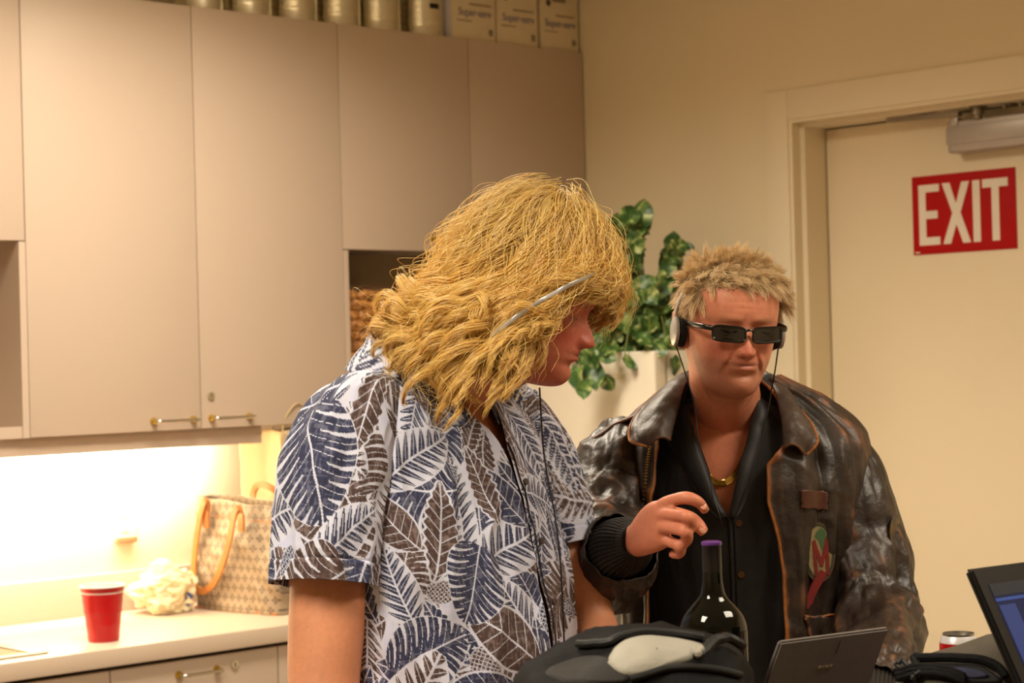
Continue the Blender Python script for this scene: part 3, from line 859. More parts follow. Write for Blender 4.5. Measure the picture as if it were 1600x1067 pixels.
def hand_grids(W, d, n, s, curl=.5, scale=1.0):
    """relaxed hand: wrist W, pointing d, back of the hand n, thumb side s"""
    W, d, n, s = (np.array(v, float) for v in (W, d, n, s))
    q = lambda a, b, c: W + scale * (a * d + b * s + c * n)
    out = [ell_tube([(*q(-.02, 0, 0), .029, .021), (*q(.02, 0, 0), .036, .018), (*q(.055, 0, 0), .042, .016), (*q(.088, 0, -.002), .040, .012)], side=s, exp=2.4)]
    for off, ln, ra in ((.029, .074, .0088), (.010, .082, .0090), (-.010, .076, .0086), (-.029, .060, .0078)):
        c = curl; p = q(.080, off, -.001); pts = [(*p, ra, ra)]; a = .15
        for seg in (.46, .30, .24):
            a += c * .8
            p = p + scale * ln * seg * (math.cos(a) * d - math.sin(a) * n + off * .25 * s * 4)
            pts.append((*p, ra * .93, ra * .93))
        pts[-1] = (*pts[-1][:3], ra * .7, ra * .7)
        out.append(ell_tube(pts, side=s, n=14))
    out.append(ell_tube([(*q(.015, .022, -.004), .015, .013), (*q(.045, .050, -.010), .0125, .0115), (*q(.068, .062, -.014), .0105, .010), (*q(.088, .066, -.018), .0075, .007)], side=n, n=14))
    return out
def garment(rings, n, k, openf=None, exp=2.0, dens=None, tmap=None, zmap=None):
    """rings: rows (z, cx, cy, a, b, yaw_deg) -> grid; phi 0 is the front, positive to the wearer's left.
    openf(z, side) gives the half opening angle on each side of the front"""
    R_ = spline(rings, k); G = np.zeros((k, n, 3)); PH = np.zeros((k, n)); NR = np.zeros((k, n, 3))
    t = np.linspace(0, 1, n, endpoint=openf is not None)
    if tmap is not None: t = np.interp(t, *tmap)
    if zmap is not None:
        D_ = spline(rings, 800); zz = np.interp(np.linspace(0, 1, k), *zmap); R_ = np.stack([np.interp(zz, D_[:, 0], D_[:, q]) for q in range(6)], 1)
    for i, (z, cx, cy, a, b, yw) in enumerate(R_):
        if openf is None: ph = t * 2 * PI; ph = ph + (dens or 0) * np.sin(ph - .0)
        else:
            l, r = openf(z, 1), openf(z, -1); ph = l + t * (2 * PI - r - l)
        y_ = math.radians(yw); f = np.array([math.cos(y_), math.sin(y_)]); s = np.array([-math.sin(y_), math.cos(y_)])
        c_, s_ = np.cos(ph), np.sin(ph); e = 2 / exp
        cc, ss = np.sign(c_) * np.abs(c_) ** e, np.sign(s_) * np.abs(s_) ** e
        G[i, :, 0] = cx + b * cc * f[0] + a * ss * s[0]
        G[i, :, 1] = cy + b * cc * f[1] + a * ss * s[1]
        G[i, :, 2] = z; PH[i] = ph
    return G, PH
def out_normals(G, close_v):
    n = grid_normals(G, close_v); c = G.mean(1, keepdims=True)
    sgn = np.sign(((G - c) * n).sum(-1).mean()); return n * (sgn if sgn else 1)
def grid_obj(name, G, m, parent, close_v=True, col=None, solid=0, off=-1, loc=None):
    Mn, N = G.shape[:2]
    n = grid_normals(G, close_v); c = G.mean(1, keepdims=True)
    F = grid_faces(Mn, N, close_v)
    if ((G - c) * n).sum(-1).mean() > 0: F = F[:, ::-1].copy()
    me = mesh_from(name, G, F, True, None if col is None else col.reshape(-1, 3))
    o = link(name, me, m, parent, loc)
    if solid: s = o.modifiers.new('thickness', 'SOLIDIFY'); s.thickness = solid; s.offset = off
    return o
def strands(name, curves, radii, m, parent):
    """curves (K, n, 3)"""
    K, n = curves.shape[:2]
    hc = bpy.data.hair_curves.new(name); hc.add_curves([n] * K)
    hc.attributes['position'].data.foreach_set('vector', curves.astype(np.float32).ravel())
    r = hc.attributes.get('radius') or hc.attributes.new('radius', 'FLOAT', 'POINT')
    r.data.foreach_set('value', np.broadcast_to(radii, (K, n)).astype(np.float32).ravel())
    hc.materials.append(m)
    o = bpy.data.objects.new(name, hc); COL.objects.link(o); o.parent = parent
    return tag(o, kind='stuff')
def hair_mat(name, c, c2, rough=.42, spec=.6, root=.35):
    """strand colour varies from hair to hair and darkens to the root, as bleached hair does; on the wig it paints in depth shade"""
    m = bpy.data.materials.new(name); m.use_nodes = True; t = NT(m); b = t.n['Principled BSDF']
    hi = t.new('ShaderNodeHairInfo'); rp = t.new('ShaderNodeMix', data_type='RGBA')
    rp.inputs['A'].default_value = (*lin(c), 1); rp.inputs['B'].default_value = (*lin(c2), 1)
    t.link(hi.outputs['Random'], rp.inputs['Factor'])
    mr = t.new('ShaderNodeMapRange'); mr.inputs['From Max'].default_value = .5; mr.inputs['To Min'].default_value = root
    t.link(hi.outputs['Intercept'], mr.inputs['Value'])
    mx = t.new('ShaderNodeVectorMath', operation='MULTIPLY'); t.link(rp.outputs['Result'], mx.inputs[0]); t.link(mr.outputs[0], mx.inputs[1])
    t.link(mx.outputs[0], b.inputs['Base Color'])
    b.inputs['Roughness'].default_value = rough; b.inputs['Specular IOR Level'].default_value = spec
    return m
M['skin'] = attr_mat('skin', .48, bump=.12, bscale=260, spec=.45, sss=.12, noise=.05, nscale=120)
def skin_colours(me, head=None, face=(206, 116, 92), base=(210, 146, 112), lips=(168, 78, 72), stubble=0):
    co = coords(me); c = np.tile(np.array(lin(base)), (len(co), 1))
    n = fbm(co * 18, 31, 3)[:, None]; c = c * (1 + .10 * n)
    if head is not None:
        C0, R0 = head; h = (co - C0) @ R0 * 1000; x, y, z = h[:, 0], h[:, 1], h[:, 2]; ay = np.abs(y)
        w = sstep(-190, -120, z) * 1.0
        c = mixc(c, lin(face), w * .85)
        fr = (x > 40) * (z < 40)
        c = mixc(c, lin((190, 84, 70)), .5 * fr * gauss(ay - 38, 20) * gauss(z + 32, 20))
        c = mixc(c, lin((196, 88, 72)), .5 * fr * gauss(y, 14) * gauss(z + 34, 12))
        c = mixc(c, lin(lips), .8 * (x > 80) * gauss(y / 24, 1) ** 1.5 * gauss((z + 58) / 10, .9))
        c = mixc(c, lin((70, 34, 30)), .85 * (x > 84) * gauss(y / 25, .9) * gauss(z + 57.8, 1.4))
        c = mixc(c, lin((90, 50, 42)), .75 * (x > 60) * gauss(ay - 32, 14) * gauss(z + 5.6, 1.5))
        c = mixc(c, lin((150, 106, 62)), .45 * (x > 70) * gauss(ay - 30, 17) * gauss(z - 17, 4))
        c = mixc(c, lin((80, 36, 30)), .7 * (x > 90) * gauss(ay - 6.5, 2.8) * gauss(z + 45, 2.2))
        if stubble:
            c = mixc(c, lin((150, 100, 76)), stubble * (x > 20) * sstep(-40, -60, z) * sstep(-150, -110, z) * (1 - gauss(y / 24, .8) * gauss(z + 58, 9)))
    set_col(me, c)

# ================================================================ the man in the patterned shirt and blond wig
B1 = np.array([-.10, 3.10, 0.])
man1 = thing('person', 'man in curly blond wig and blue-brown leaf-print shirt, looking down to the right', 'person', v2r(*B1), VIEW_ROT)
def L1(px, py, Y): return P(px, py, Y) - B1
PSI = -36
H1 = L1(826, 468, 2.98); R1 = rot_head(-10, 19)
def h1p(x, y, z): return H1 + R1 @ (np.array([x, y, z]) / 1000)
hg = head_grid(jowl=.8, age=.6) @ R1.T + H1
nb = np.array([-.165, 3.06, 1.46]) - B1
neck = ell_tube([(*h1p(-10, 0, -20), .060, .064), (*h1p(-14, 0, -75), .060, .066), (*(nb + (.04, -.02, .045)), .066, .066), (*nb, .085, .075), (*(nb + (0, .0, -.08)), .12, .09)], side=R1[:, 1], n=40)
T1 = [(.78, -.13, 3.10, .205, .165, PSI), (1.05, -.128, 3.08, .215, .178, PSI), (1.2, -.124, 3.075, .222, .168, PSI), (1.35, -.130, 3.075, .218, .145, PSI), (1.43, -.138, 3.07, .19, .12, PSI), (1.49, -.148, 3.065, .14, .09, PSI), (1.53, -.150, 3.06, .07, .05, PSI)]
tg, _ = garment(T1, 80, 50); tg = tg - B1
sh_r = np.array([-.266, 2.925, 1.42]) - B1; el_r = np.array([-.280, 2.845, 1.05]) - B1; wr_r = np.array([-.10, 2.72, .985]) - B1
arm_r = ell_tube([(*(sh_r + (.05, .06, .03)), .05, .05), (*sh_r, .055, .055), (*(sh_r * .5 + el_r * .5), .059, .057), (*el_r, .050, .052), (*(el_r * .6 + wr_r * .4 + (0, 0, -.012)), .050, .047), (*wr_r, .031, .024), (*(wr_r + (.03, -.015, 0)), .030, .02)], side=(.5, .2, .8), n=36, k=60)
dr = np.array([.93, -.36, -.05]); dr /= np.linalg.norm(dr)
sh_l = np.array([-.005, 3.235, 1.42]) - B1; el_l = np.array([.108, 3.13, 1.12]) - B1; wr_l = np.array([.15, 2.87, .985]) - B1
arm_l = ell_tube([(*(sh_l + (-.05, -.06, .02)), .05, .05), (*sh_l, .064, .064), (*(sh_l * .5 + el_l * .5), .056, .054), (*el_l, .046, .048), (*(el_l * .6 + wr_l * .4), .044, .042), (*wr_l, .031, .024), (*(wr_l + (.01, -.03, 0)), .030, .02)], side=(.5, .2, .8), n=32, k=60)
hs = hand_grids(wr_r, dr, (0, 0, 1), np.cross((0, 0, 1), dr) * 1.0, .35) + hand_grids(wr_l, (.1, -.99, -.05), (0, 0, 1), (-.99, -.1, 0), .35)
bm1 = remeshed('body', [hg, neck, tg, arm_r, arm_l] + hs, .0027, 2)
skin_colours(bm1, (H1, R1), face=(198, 106, 86), base=(208, 142, 106), stubble=.22)
link('body', bm1, M['skin'], man1)
eyeM = mat('eye_white', (220, 205, 190), .15, noise=.05)
irisM = mat('iris', (70, 90, 100), .15, noise=.1)
def eye(parent, hp, side):
    c = hp(66.5, 31.5 * side, -2)
    o = MB(); bmesh.ops.create_uvsphere(o.b, u_segments=24, v_segments=16, radius=.0118)
    e = o.build('eye', eyeM, parent, loc=tuple(c))
    R_ = hp(1, 0, 0) - hp(0, 0, 0); R_ /= np.linalg.norm(R_)
    o = MB(); o.tube([(0, 0, 0), tuple(R_ * .0122)], .0055, 16); o.build('iris', irisM, e)
eye(man1, h1p, -1); eye(man1, h1p, 1)

# --- shirt cloth print, painted leaf by leaf on the cloth's own coordinates
NAVY, BROWN, PALE = lin((50, 54, 82)), lin((78, 60, 58)), lin((212, 216, 236))
def leaf_print(U, V, seed, area, extra=(), density=1.0):
    rg = np.random.default_rng(seed); sh_ = U.shape; U, V = U.ravel(), V.ravel()
    wv = .5 + .5 * noise3(np.stack([U * 160, V * 30, U * 0], -1), 1) * .6 + .25 * noise3(np.stack([U * 30, V * 160, U * 0 + 3], -1), 2)
    c = np.array(PALE)[None] * (1.0 - .22 * np.clip(wv, 0, 1)[:, None] * np.array([1, .9, .35])[None])
    u0, u1, v0, v1 = area
    items = []
    cell = .066 / density; 
    for gx in np.arange(u0, u1, cell):
        for gy in np.arange(v0, v1, cell * .8):
            items.append((gx + rg.uniform(-.3, .3) * cell, gy + rg.uniform(-.3, .3) * cell, rg.uniform(0, 2 * PI), rg.choice([0, 1, 2, 3, 4], p=[.26, .18, .26, .2, .10]), rg.uniform(.8, 1.2), rg.random() < .42))
    rg.shuffle(items)
    items = [tuple(map(float, i)) for i in items] + list(extra)
    for (cx, cy, an, kind, sc_, br) in items:
        kind = int(kind); Lf = {0: .115, 1: .13, 2: .14, 3: .10, 4: .05}[kind] * sc_
        x_, y_ = U - cx, V - cy
        idx = np.where(x_ ** 2 + y_ ** 2 < (Lf * .62) ** 2)[0]
        if not len(idx): continue
        x_, y_ = x_[idx], y_[idx]
        ca, sa = math.cos(an), math.sin(an); p = (ca * x_ + sa * y_) / Lf + .5; q = (-sa * x_ + ca * y_) / Lf
        q = q + .06 * np.sin(p * 3 + sc_ * 9)
        aq = np.abs(q); pp = np.clip(p, 0, 1)
        rim = .026
        if kind == 0:      # broad leaf with curved veins
            env = .26 * np.sin(PI * pp ** .8) ** .9; m_ = aq < env; edge = (aq < env + rim) & (p > -.02) & (p < 1.02)
            vein = (aq < .010) | (np.abs(((pp + -.55 * aq) * 8) % 1 - .5) < .035)
        elif kind == 1:    # split monstera leaf
            env = .43 * np.sqrt(np.clip(np.sin(PI * pp ** .72), 0, 1)); ph = ((pp - .95 * aq + 1.1 * aq ** 2) * 6.5) % 1
            f_ = aq / (env + 1e-6); slots = (np.abs(ph - .5) > .34 + .16 * (1 - f_)) & (f_ > .30)
            m_ = (aq < env) & ~slots; edge = aq < env + rim * .4; vein = (aq < .010) | (np.abs(ph - .5) < .022)
        elif kind == 2:    # feathered frond
            env = .24 * np.sin(PI * np.clip(pp * .95 + .03, 0, 1)) ** .7; ph = (pp - .75 * aq) * 9 % 1
            lf_ = np.abs(ph - .5) < .40 * (1 - (aq / (env + 1e-6)) ** 2 * .8); m_ = (aq < env) & lf_; edge = aq < env + rim * .6
            vein = (aq < .012) | (np.abs(ph - .5) < .03)
        elif kind == 3:    # long leaf with ragged hatching
            env = .17 * np.sin(PI * pp) ** .8 * (1 + .10 * np.sin(pp * 60)); m_ = aq < env; edge = aq < env + rim
            vein = (aq < .011) | (np.abs(((pp - .8 * aq) * 9) % 1 - .5) < .045)
        else:              # berry cluster
            gx_, gy_ = p * 7, q * 7; fx, fy = gx_ % 1 - .5, gy_ % 1 - .5; env = .36 * np.sqrt(np.clip(1 - ((p - .5) / .5) ** 2, 0, 1))
            m_ = aq < env; edge = aq < env + rim; rr = np.hypot(fx, fy); vein = (np.abs(rr - .40) < .07)
        inside = (p > 0) & (p < 1)
        base = np.array(BROWN if br else NAVY)
        cr = .5 + .5 * noise3(np.stack([U[idx] * 420, V[idx] * 90, U[idx] * 0], -1), 7); cr2 = .5 + .5 * noise3(np.stack([U[idx] * 90, V[idx] * 420, U[idx] * 0], -1), 8)
        ink = base[None] * (.8 + 1.3 * (cr * cr2)[:, None]) + .06 * ((cr > .7) | (cr2 > .78))[:, None]
        k_ = edge & inside & ~(m_ & ~vein)
        c[idx[k_]] = np.array(PALE) * .92
        k_ = m_ & inside & ~vein
        c[idx[k_]] = ink[k_]
    return c.reshape(*sh_, 3)
shirt_m = attr_mat('printed_cotton', .8, bump=.12, bscale=700, spec=.25, sheen=.15)
S1 = [(.80, -.130, 3.10, .240, .196, PSI), (.95, -.130, 3.09, .238, .203, PSI), (1.08, -.128, 3.08, .236, .204, PSI), (1.2, -.124, 3.075, .238, .190, PSI), (1.33, -.130, 3.075, .236, .166, PSI), (1.42, -.138, 3.072, .222, .142, PSI),
      (1.47, -.145, 3.07, .198, .122, PSI), (1.51, -.150, 3.065, .150, .098, PSI), (1.535, -.148, 3.06, .105, .080, PSI), (1.552, -.142, 3.055, .078, .070, PSI)]
def v_open(z, side): return .003 + .45 * sstep(1.40, 1.545, z)
G, PH = garment(S1, 860, 590, openf=v_open, tmap=([0, .08, .24, 1], [0, .08, .54, 1]), zmap=([0, .05, 1], [.80, 1.0, 1.552]))
def cloth_folds(G, PH, amp=1.0, seed=40):
    z = G[..., 2]; a = PH
    n1 = fbm(np.stack([a * 1.5, z * 4.5, a * 0], -1), seed, 3)
    n2 = 1 - 2 * np.abs(fbm(np.stack([a * 2.2 + z * 2.2, z * 5 - a * 1.2, a * 0 + 4], -1), seed + 5, 3))
    n3 = 1 - 2 * np.abs(noise3(np.stack([a * 5 - z * 6, z * 9 + a * 3, a * 0 + 9], -1), seed + 8))
    return amp * (.007 * n1 + .0065 * n2 + .0018 * n3)
nr = out_normals(G, False)
disp = cloth_folds(G, PH) * (1 - .6 * sstep(1.45, 1.53, G[..., 2]))
disp += .006 * gauss((G[..., 2] - 1.03 - .05 * np.sin(PH * 2)) / .03, 1) * gauss(PH - 5.4, .8)
disp += .0035 * gauss(PH - .02, .06) 
G = G + nr * disp[..., None]
# forward droop of the loose front
extra = [(5.55 * .23, 1.30, 1.2, 3, 1.5, 1), (5.9 * .23, 1.14, 2.6, 0, 1.3, 1), (5.4 * .23, 1.12, .4, 1, 1.0, 0), (5.75 * .23, 1.22, 4.2, 1, .9, 0), (5.5 * .23, 1.40, .5, 2, 1.1, 0), (5.7 * .23, 1.06, 3.3, 0, 1.2, 0), (5.2 * .23, 1.05, .9, 2, 1.4, 1),
         (5.25 * .23, 1.32, 2.2, 0, 1.0, 1), (6.0 * .23, 1.36, 1.9, 3, 1.2, 1)]
col = leaf_print(PH * .23, G[..., 2], 5, (-.05, 1.50, .75, 1.6), extra)
edge = (PH < .035)
o1 = grid_obj('shirt', G - B1, shirt_m, man1, False, col)
# placket seam and buttons
def on_shirt(ph, z, dn=0):
    i = int(np.argmin(np.abs(G[:, 0, 2] - z))); j = int(np.argmin(np.abs(PH[i] - ph % (2 * PI)))); return G[i, j] - B1 + nr[i, j] * dn
seam = mat('seam_shadow', (34, 34, 44), .9, noise=.2)
pts = [on_shirt(.03, z, .0016) for z in np.linspace(.82, 1.42, 40)]
MB().tube(pts, .0013, 6).build('placket_edge', seam, o1)
btn = mat('shirt_button', (70, 60, 60), .35, noise=.1)
for z in (1.36, 1.27, 1.18, 1.09, 1.0):
    p = on_shirt(.09, z, .003); nn = nr[int(np.argmin(np.abs(G[:, 0, 2] - z))), 5]
    MB().tube([p - nn * .001, p + nn * .0015], .0052, 14).build('button', btn, o1)
# sleeves
def sleeve(rows, side, seed, n=300, k=240, name='sleeve', hem=True):
    Gs = ell_tube(rows, side=side, n=n, k=k)
    nr_ = out_normals(Gs, True); t = np.linspace(0, 1, k)[:, None] * np.ones((1, n)); a = np.linspace(0, 2 * PI, n, endpoint=False)[None] * np.ones((k, 1))
    q = np.stack([np.cos(a) * 1.2, np.sin(a) * 1.2, t * 2.0], -1)
    d = .006 * fbm(q, seed, 3) + .005 * (1 - 2 * np.abs(fbm(q * 1.6, seed + 3, 2)))
    d = d * sstep(0, .3, t)
    d += -.0015 * gauss(t - .91, .006) + .002 * (t > .915)
    Gs = Gs + nr_ * d[..., None]
    cl = leaf_print(a * .075, t * .27, seed, (-.03, .5, -.02, .30), [(2.2 * .075, .15, 2.0, 1, 1.05, 0), (4.1 * .075, .12, 1.4, 3, 1.1, 1), (3.2 * .075, .05, .6, 2, .9, 1)])
    return grid_obj(name, Gs, shirt_m, o1, True, cl, solid=.0016)
srow = [(*(np.array([-.180, 2.985, 1.475]) - B1), .055, .060), (*(np.array([-.232, 2.945, 1.450]) - B1), .074, .080), (*(np.array([-.258, 2.915, 1.385]) - B1), .080, .084), (*(np.array([-.270, 2.89, 1.31]) - B1), .078, .080), (*(np.array([-.276, 2.87, 1.225]) - B1), .077, .076)]
sleeve(srow, (1, .2, 0), 21, 440, 270)
srow = [(*(np.array([-.06, 3.16, 1.47]) - B1), .055, .060), (*(np.array([-.015, 3.215, 1.44]) - B1), .070, .076), (*(np.array([.020, 3.21, 1.37]) - B1), .074, .078), (*(np.array([.045, 3.19, 1.30]) - B1), .072, .074), (*(np.array([.062, 3.175, 1.235]) - B1), .068, .070)]
sleeve(srow, (1, .2, 0), 23, 160, 140)
# collar
def collar(parent, m, ctr, ra, rb, yaw, z0, open_, colf, name='collar', wide=.040, drop=.028, tilt=0):
    n = 120; ph = np.linspace(open_, 2 * PI - open_, n); y_ = math.radians(yaw)
    f = np.array([math.cos(y_), math.sin(y_)]); s = np.array([-math.sin(y_), math.cos(y_)])
    fr = np.cos(ph); rows = []
    front = sstep(.2, .95, fr)
    for dr_, dz in ((0, -.005), (.001, .018), (.004, .030), (.011, .032), (.018, .020), (.018 + wide * .45, .000), (.018 + wide * .75, -.018)):
        k = max(0, dr_ - .011) / wide
        r = 1
        x = ctr[0] + (rb + dr_ + front * k * .012) * np.cos(ph) * f[0] + (ra + dr_) * np.sin(ph) * s[0]
        y = ctr[1] + (rb + dr_ + front * k * .012) * np.cos(ph) * f[1] + (ra + dr_) * np.sin(ph) * s[1]
        z = z0 + dz - front * (.018 + drop * k * 2.0) - tilt * fr
        rows.append(np.stack([x, y, z], 1))
    Gc = spline(np.array(rows).reshape(len(rows), -1), 60).reshape(60, n, 3)
    return grid_obj(name, Gc, m, parent, False, colf(ph, Gc) if colf else None, solid=.0015)
collar(o1, shirt_m, np.array([-.142, 3.055, 0]) - B1, .070, .066, PSI, 1.545, .30, lambda ph, Gc: leaf_print(np.tile(ph * .08, (60, 1)), np.tile(np.linspace(0, .08, 60)[:, None], (1, len(ph))), 61, (-.02, .55, -.02, .1), density=1.6), tilt=.012)
# trousers and shoes, below the frame
khaki = mat('trousers_cloth', (92, 84, 70), .8, noise=.2, nscale=30, bump=.2)
shoe_m = mat('shoe_leather', (46, 34, 26), .4, noise=.2)
def legs(parent, base, yaw, a, b, m, cx, cy):
    y_ = math.radians(yaw); s = np.array([-math.sin(y_), math.cos(y_), 0]); f = np.array([math.cos(y_), math.sin(y_), 0])
    c = np.array([cx, cy, 0]) - base
    g = [ell_tube([(*(c + (0, 0, .99)), a, b), (*(c + (0, 0, .90)), a * 1.02, b * 1.03), (*(c + (0, 0, .82)), a * .95, b * .92), (*(c + (0, 0, .76)), a * .6, b * .6)], side=s, n=40)]
    for sd in (-1, 1):
        h = c + s * sd * a * .5
        g.append(ell_tube([(*(h + (0, 0, .90)), .10, .11), (*(h + (0, 0, .70)), .092, .10), (*(h + (0, 0, .48)), .070, .075), (*(h + (0, 0, .28)), .068, .07), (*(h + (0, 0, .06)), .065, .068)], side=s, n=28))
    me = remeshed('trousers', g, .012, 3); link('trousers', me, m, parent)
    for sd in (-1, 1):
        h = c + s * sd * a * .5
        q = ell_tube([(*(h - f * .09 + (0, 0, .045)), .030, .040), (*(h - f * .05 + (0, 0, .05)), .040, .047), (*(h + f * .06 + (0, 0, .042)), .046, .040), (*(h + f * .15 + (0, 0, .033)), .045, .030), (*(h + f * .19 + (0, 0, .026)), .028, .022)], side=s, n=24)
        q[..., 2] = np.maximum(q[..., 2], .001)
        MB().grid(q, close_v=True, cap=True).build('shoe', shoe_m, parent)
legs(man1, B1, PSI, .185, .165, khaki, -.13, 3.10)

# --- the wig: locks of hair combed from the crown, waved, hanging on back and shoulders
HE_c = np.array([-2, 0, 8.]); HE_r = np.array([112, 92, 118.])
def to1(v): return H1 + (v / 1000) @ R1.T
def wig_locks(nl, seed, shell=(.0, .03)):
    rg = np.random.default_rng(seed); out = []
    # where the curtain of hair ends, by azimuth in the head's frame (0 face, 90 = his left / far side, -90 = near side)
    keys = [(-180, (622, 548, 3.06)), (-160, (604, 540, 3.00)), (-140, (628, 588, 2.92)), (-120, (665, 625, 2.86)), (-105, (720, 655, 2.83)), (-92, (765, 640, 2.835)), (-80, (795, 590, 2.845)), (-68, (804, 530, 2.85)), (-55, (838, 478, 2.865)),
            (-42, (878, 462, 2.89)), (-25, (915, 466, 2.92)), (-8, (940, 470, 2.95)), (10, (950, 490, 2.99)), (30, (948, 505, 3.03)), (50, (930, 520, 3.07)), (70, (890, 540, 3.10)), (90, (820, 590, 3.13)), (110, (740, 610, 3.15)), (140, (660, 575, 3.14)), (165, (628, 545, 3.10)), (180, (622, 548, 3.06))]
    kz = np.array([k[0] for k in keys]); kp = np.array([L1(*k[1]) for k in keys])
    for i in range(nl):
        az = rg.uniform(-180, 180)
        if rg.random() < .45: az = rg.uniform(-170, -20)
        th0 = math.radians(rg.uniform(0, 1) ** .7 * (58 if abs(az) > 60 else 42))
        a_root = math.radians(az + rg.uniform(-14, 14))
        E_ = np.array([np.interp(az, kz, kp[:, k]) for k in range(3)])
        short = rg.uniform(0, 1) ** 1.3
        fringe = abs(az) < 62
        lift = rg.uniform(*shell) * 1000 + 3
        # over the skull
        th1 = math.radians(62 + 30 * (not fringe) + rg.uniform(-10, 8)) 
        ths = np.linspace(th0, th1, 9); azr = math.radians(az)
        aa = a_root + (azr - a_root) * np.linspace(0, 1, 9)
        rr = HE_r + lift * np.array([.8, .8, 1.2])
        p = HE_c + np.stack([rr[0] * np.sin(ths) * np.cos(aa), rr[1] * np.sin(ths) * np.sin(aa), rr[2] * np.cos(ths)], 1)
        p = to1(p)
        back = abs(az) > 120
        d = p[-1] - p[-2]; d /= np.linalg.norm(d)
        gap = np.linalg.norm(E_ - p[-1])
        k = 1 - (.55 if not fringe else .3) * short
        T_ = p[-1] + (E_ - p[-1]) * k + rg.normal(0, .010, 3) * (1.5 if not fringe else .6)
        t = np.linspace(0, 1, 13)[1:, None]
        bulge = (p[-1] - H1); bulge[2] = 0; bulge /= np.linalg.norm(bulge) + 1e-9
        P1 = p[-1] + d * gap * .4 + bulge * .012; P2 = T_ + (0, 0, gap * .25) + bulge * .018
        bz = (1 - t) ** 3 * p[-1] + 3 * (1 - t) ** 2 * t * P1 + 3 * (1 - t) * t ** 2 * P2 + t ** 3 * T_
        q = spline(np.vstack([p, bz]), 40)
        # waves
        s = np.concatenate([[0], np.cumsum(np.linalg.norm(np.diff(q, axis=0), axis=1))]); Ln = s[-1]
        T = np.gradient(q, axis=0); T /= np.linalg.norm(T, axis=1)[:, None]
        n1 = np.cross(T, bulge + np.array([.01, .02, .3])); n1 /= np.linalg.norm(n1, axis=1)[:, None] + 1e-9; n2 = np.cross(T, n1)
        wl = .095 + .03 * math.sin(az * .05); ph = 2.2 * math.sin(math.radians(az) * 3.1) + az * .045 + rg.normal(0, .40)
        u = s / Ln
        A = (.0035 + rg.uniform(.010, .024) * sstep(.10, .85, u)) * (.5 if fringe else (.65 if -85 < az < -50 else 1.0))
        c_, s_ = np.cos(2 * PI * s / wl + ph), np.sin(2 * PI * s / wl + ph)
        q = q + (A * c_)[:, None] * n1 + (A * .75 * s_)[:, None] * n2
        # keep off the skull
        h = (q - H1) @ R1 * 1000 - HE_c; e = np.sqrt(((h / (HE_r + 4)) ** 2).sum(1)); m_ = e < 1
        h[m_] /= e[m_][:, None]; q = H1 + ((h + HE_c) / 1000) @ R1.T
        out.append((q, u, rg.uniform(.008, .015), az))
    return out
locks = wig_locks(430, 77)
wig_core = MB()
capM = mat('wig_hair_mass', (172, 118, 50), .6, col2=(120, 76, 28), nscale=90, stretch=(1, 1, .2), bump=.5, bscale=300)
# woven cap under the locks
thv = np.linspace(0.02, 1, 26); azv = np.linspace(0, 2 * PI, 60, endpoint=False)
lim = np.where(np.cos(azv) > .35, 62, 100) 
Gc = np.zeros((26, 60, 3))
for i, t in enumerate(thv):
    th = np.radians(lim * t); Gc[i] = to1(HE_c + np.stack([(HE_r[0] + 1) * np.sin(th) * np.cos(azv), (HE_r[1] + 1) * np.sin(th) * np.sin(azv), (HE_r[2] + 1) * np.cos(th)], 1))
wig_core.grid(Gc, close_v=True, cap=False)
for q, u, r, az in locks:
    qq = q[::2]; uu = u[::2]
    rad = r * .5 * (1 - .75 * uu) + .0006
    wig_core.tube(qq, rad, 6)
wig = wig_core.build('wig', capM, man1, angle=False)
wig['label'] = 'long curly golden blond wig'
K = 84
curv = []
for q, u, r, az in locks:
    T = np.gradient(q, axis=0); T /= np.linalg.norm(T, axis=1)[:, None]
    n1 = np.cross(T, (.3, .2, .9)); n1 /= np.linalg.norm(n1, axis=1)[:, None] + 1e-9; n2 = np.cross(T, n1)
    rr = r * (1.05 - .62 * u ** 2)
    a = RNG.uniform(0, 2 * PI, K); m_ = np.sqrt(RNG.uniform(0.05, 1, K)); tw = RNG.uniform(1.0, 3.2)
    ang = a[:, None] + tw * u[None]
    off = m_[:, None, None] * rr[None, :, None] * (np.cos(ang)[..., None] * n1[None] + np.sin(ang)[..., None] * n2[None])
    jit = (RNG.normal(0, 1, (K, 1, 3)) * .0006 + .0009 * np.sin(u[None, :, None] * RNG.uniform(4, 16, (K, 1, 1)) + RNG.uniform(0, 6, (K, 1, 3)))) * (.3 + u[None, :, None])
    cut = 1 - .30 * RNG.random(K) ** 2
    fly = (RNG.random(K) < .05)[:, None, None] * (RNG.normal(0, .012, (K, 1, 3)) * u[None, :, None] ** 1.2)
    full = q[None] + off + jit + fly
    ui = cut[:, None] * u[None] * 39; i0 = np.minimum(ui.astype(int), 38); fr_ = (ui - i0)[..., None]; ar = np.arange(K)[:, None]
    full = full * 1.0; full = full[ar, i0] * (1 - fr_) + full[ar, i0 + 1] * fr_
    curv.append(full)
curv = np.concatenate(curv)
# stray hairs over the top
fl = wig_locks(150, 99, shell=(.025, .045))
fc_ = []
for q, u, r, az in fl:
    for _ in range(5):
        fc_.append(q + RNG.normal(0, .004, 3) + u[:, None] ** .8 * RNG.normal(0, .014, 3) + .006 * np.sin(u[:, None] * RNG.uniform(5, 14) + RNG.uniform(0, 6, 3)))
curv = np.concatenate([curv, np.array(fc_)])
wigM = hair_mat('wig_strands', (255, 228, 142), (232, 180, 88), root=.75, rough=.33, spec=.9)  # root darkening paints the shade deep between the locks into the colour
rad = np.linspace(1, .35, 40) * .00042
strands('hair_strands', curv, rad, wigM, wig)

